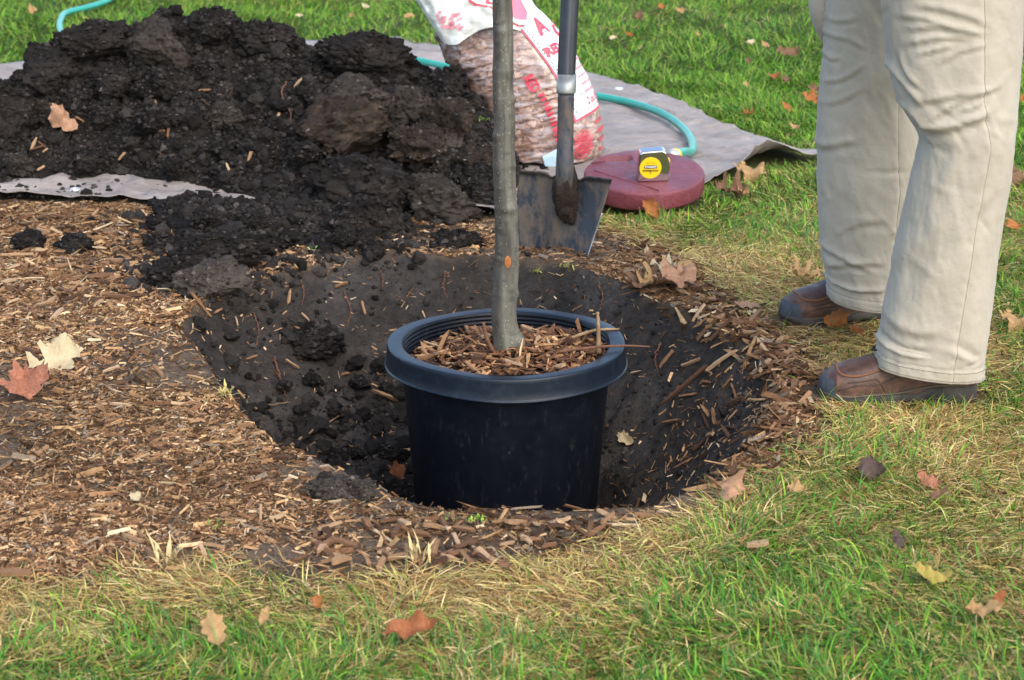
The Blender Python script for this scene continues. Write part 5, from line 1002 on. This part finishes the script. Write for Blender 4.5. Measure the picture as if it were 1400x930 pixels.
leaf(1276, 806, 58, 'oval', 'lime', 82, 'yellow-green leaf lying in the front right grass', (0, -.4), .035, .9, 3); leaf(1340, 862, 48, 'torn', 'tan', 80, 'folded tan leaf at the lower right', (0, -.4), .038, .9, 4); leaf(1360, 846, 40, 'oval', 'rust', -55, 'narrow rust leaf behind the folded tan leaf', (.2, -.6), .035, .9, 4); leaf(1228, 760, 34, 'oval', 'dark', 10, 'dark purple-brown leaf in the right grass', (0, -.6), .035, .9, 5); leaf(1000, 686, 48, 'torn', 'pink', -40, 'pinkish curled leaf at the grass edge right of the pot', (.2, -.7), .030, .9, 7); leaf(1272, 676, 38, 'oval', 'red', 75, 'small maroon leaf in the grass below the near shoe', (0, -.4), .03, .9, 6); leaf(1188, 664, 40, 'torn', 'dark', 80, 'dark shrivelled leaf in the grass below the near shoe', (0, -.4), .03, .9, 8); leaf(1280, 695, 34, 'oval', 'brown', -60, 'brown strip leaf under the small maroon leaf', (0, -.4), .03, .5, 7); leaf(1090, 685, 30, 'torn', 'tan', 80, 'pale tan leaf scrap in the right grass', (0, -.3), .028, .6, 9)
leaf(1388, 455, 44, 'maple', 'tan', 70, 'curled tan leaf right of the near trouser leg', (0, -.4), .03, .9, 5); leaf(1386, 256, 44, 'oak', 'brown', 40, 'brown leaf at the right edge beside the trousers', (0, -.5), .035, .9, 6); leaf(1384, 322, 26, 'oval', 'orange', 80, 'orange leaf at the right edge of the lawn', (0, -.4), .03, .6, 8); leaf(1100, 390, 44, 'oak', 'tan', 75, 'tan oak leaf in the grass behind the far shoe', (0, -.3), .03, .6, 7); leaf(1124, 398, 26, 'oval', 'orange', -60, 'orange leaf touching the heel side of the far shoe', (0, -.3), .03, .6, 9)
leaf(186, 795-108, 22, 'torn', 'cream', 20, 'tiny cream leaf scrap in the trodden mulch', (0, -.3), .01, .5, 8); leaf(690, 790, 20, 'torn', 'brown', 50, 'small brown leaf at the front grass edge', (0, -.5), .03, .5, 9); leaf(545, 660, 34, 'torn', 'rust', 20, 'rust leaf crumpled at the foot of the pot', (.2, -.6), .02, .9, 11); leaf(855, 607, 26, 'torn', 'cream', 60, 'pale leaf scrap right of the pot in the hole', (0, -.4), .012, .6, 12)
for (px, py, w, mt) in ((1000, 6, 20, 'cream'), (1054, 5, 30, 'brown'), (872, 34, 18, 'brown'), (905, 20, 14, 'orange'), (861, 60, 14, 'orange'), (930, 25, 14, 'tan'), (838, 65, 14, 'cream'), (1026, 70, 14, 'cream'), (1046, 74, 14, 'tan'), (1078, 85, 34, 'brown'), (1058, 117, 18, 'rust'), (1074, 122, 16, 'brown'), (1022, 97, 12, 'brown'), (1108, 152, 26, 'orange'), (1112, 138, 18, 'brown'), (1075, 163, 20, 'orange'), (1022, 170, 16, 'rust'), (1086, 188, 16, 'tan'), (1020, 130, 12, 'tan'), (560, 35, 18, 'tan'), (46, 26, 18, 'tan'), (500, 20, 12, 'cream'), (480, 34, 12, 'tan'), (410, 34, 12, 'cream'), (95, 8, 14, 'orange'), (1397, 150, 16, 'orange'), (955, 60, 12, 'tan')):
    leaf(px, py, w, random.choice(['torn', 'oval', 'oak']), mt, random.uniform(0, 360), 'small fallen %s leaf lying far back on the lawn' % {'cream': 'cream', 'brown': 'brown', 'orange': 'orange', 'tan': 'tan', 'rust': 'rust'}[mt], (0, -.5), .045, .7, random.randrange(3), 'far fallen %s leaves' % mt)

# ------------------------------------------------------------------ twigs, roots and weeds
TWG = m_plain('twig_bark', (.16, .095, .05), .8, .2, nz=(60, (.30, .20, .11))); RTM = m_plain('root_bark', (.10, .045, .025), .8, .2, nz=(60, (.16, .08, .05)))
def twig(pix, r, label, mat=TWG, lift=.008, name='twig', cat='twig', zs=None):
    q = []
    for i, (a, b) in enumerate(pix):
        l, nrm, t = hit(a, b); q.append(np.array(l[:])+np.array(nrm[:])*lift+np.array([0, 0, zs[i] if zs else 0]))
    S = spline(q, 36); S += .0012*rng.normal(0, 1, S.shape); V, F = tube(S, np.linspace(r, r*.5, 36)*(1+.12*rng.normal(0, 1, 36)), 8); o = mk(name, V, F, mat); return tag(o, label, cat)
twig([(396, 611), (412, 602), (432, 592), (448, 584), (462, 578)], .0034, 'thin pale curved twig lying in the left of the hole', zs=[0, .004, .006, .010, .014]); twig([(372, 490), (380, 515), (386, 535), (392, 552)], .0022, 'thin red root hanging on the left hole wall', RTM, name='root', cat='root'); twig([(345, 562), (365, 556), (395, 552)], .0018, 'thin pale root crossing the left hole wall', name='root', cat='root'); twig([(383, 115), (388, 135), (396, 160), (402, 185)], .0022, 'long red root trailing down the heap', RTM, .02, name='root', cat='root')
for k_, (a_, b_, c_, d_, e_, f_) in enumerate(((410, 385, 414, 402, 411, 420), (520, 372, 523, 386, 521, 398), (610, 374, 606, 392, 611, 408), (820, 392, 826, 408, 822, 424), (345, 430, 352, 452, 348, 474), (470, 400, 478, 424, 474, 450), (905, 470, 898, 490, 902, 512))): twig([(a_, b_), (c_, d_), (e_, f_)], .0016, 'thin torn root on the hole wall, %s from the left' % ('second', 'fourth', 'fifth', 'sixth', 'first', 'third', 'last')[k_], RTM, .005, name='root', cat='root')
def air_twig(p, r, label, mat=TWG, cat='twig'):
    S = spline(p, 24); V, F = tube(S, np.linspace(r, r*.55, 24)*(1+.1*rng.normal(0, 1, 24)), 8); o = mk('twig', V, F, mat); return tag(o, label, cat)
zt = RZ
air_twig([(PX+.10, PY-.06, zt-.004), (PX+.17, PY-.055, zt+.004), (PX+.24, PY-.05, zt+.006), (PX+.285, PY-.05, zt+.004)], .0035, 'thin dark stick poking over the right rim of the pot', RTM)
air_twig([(PX+.185, PY-.02, zt-.02), (PX+.184, PY-.018, zt+.025), (PX+.182, PY-.015, zt+.065)], .0055, 'brown stick standing upright by the right pot rim'); air_twig([(PX+.13, PY+.05, zt-.01), (PX+.18, PY+.06, zt+.004), (PX+.23, PY+.065, zt+.005)], .0038, 'brown stick crossing the back right pot rim'); air_twig([(PX-.02, PY-.035, zt-.02), (PX-.035, PY-.05, zt+.014), (PX-.045, PY-.05, zt+.055)], .0055, 'dark stick leaning on the base of the sapling', RTM)
l, nn, t = hit(255, 22); p0 = np.array(l[:]); p0 = at_dist(262, 30, p0[1]); air_twig([p0, at_dist(260, 18, p0[1]), at_dist(254, 8, p0[1])], .0025, 'tiny root sticking up from the heap crest', RTM, 'root')
def weed(px, py, n, hgt, label, col_, lift=.0):
    l, nrm, t = hit(px, py); Vs = []; Fs = []; r = np.random.default_rng(int(px*7+py))
    for k in range(n):
        a = r.uniform(0, 6.28); e = r.uniform(.4, 1.4); L = hgt*r.uniform(.5, 1.2); d = np.array([math.cos(a)*math.cos(e), math.sin(a)*math.cos(e), math.sin(e)]); s = np.array([-math.sin(a), math.cos(a), 0])*r.uniform(.0015, .003); p = np.array(l[:])+np.array([r.normal(0, .010), r.normal(0, .010), lift])
        Vs += [p-s*.5, p+s*.5, p+d*L*.5-s, p+d*L*.5+s, p+d*L+np.array([0, 0, -.2*L])]; b = 5*k; Fs += [[b, b+1, b+3], [b, b+3, b+2], [b+2, b+3, b+4]]
    o = mk('weed_sprout', np.array(Vs), [np.array(Fs)], m_plain('weed_green', col_, .6, .3, nz=(30, tuple(x*1.5 for x in col_)))); return tag(o, label, 'weed')
weed(308, 541, 26, .035, 'yellowed grass tuft on the left rim of the hole', (.32, .26, .09)); weed(656, 713, 18, .012, 'bright green sprout on the front rim below the pot', (.16, .30, .03)); weed(617, 711, 12, .010, 'tiny green sprout on the front rim left of centre', (.14, .28, .03)); weed(572, 206, 22, .02, 'green weed growing on a clod of the heap', (.14, .22, .03), .03); weed(292, 722, 16, .02, 'small green sprout in the trodden mulch', (.16, .22, .04)); weed(660, 180, 24, .02, 'mossy green tuft on the clod by the mulch bag', (.07, .11, .02), .03); weed(232, 772, 20, .07, 'dry grass tuft standing at the front edge of the mulch', (.42, .32, .15)); weed(428, 345, 10, .012, 'pale green sprout on the spilled soil', (.30, .42, .15), .01)
weed(575, 770, 22, .06, 'dry straw tuft at the front edge of the bed near centre', (.45, .34, .16)); weed(735, 372, 26, .02, 'short moss tuft at the back rim behind the pot', (.20, .20, .05)); weed(775, 366, 22, .02, 'short moss tuft at the back rim below the shovel', (.22, .20, .05))
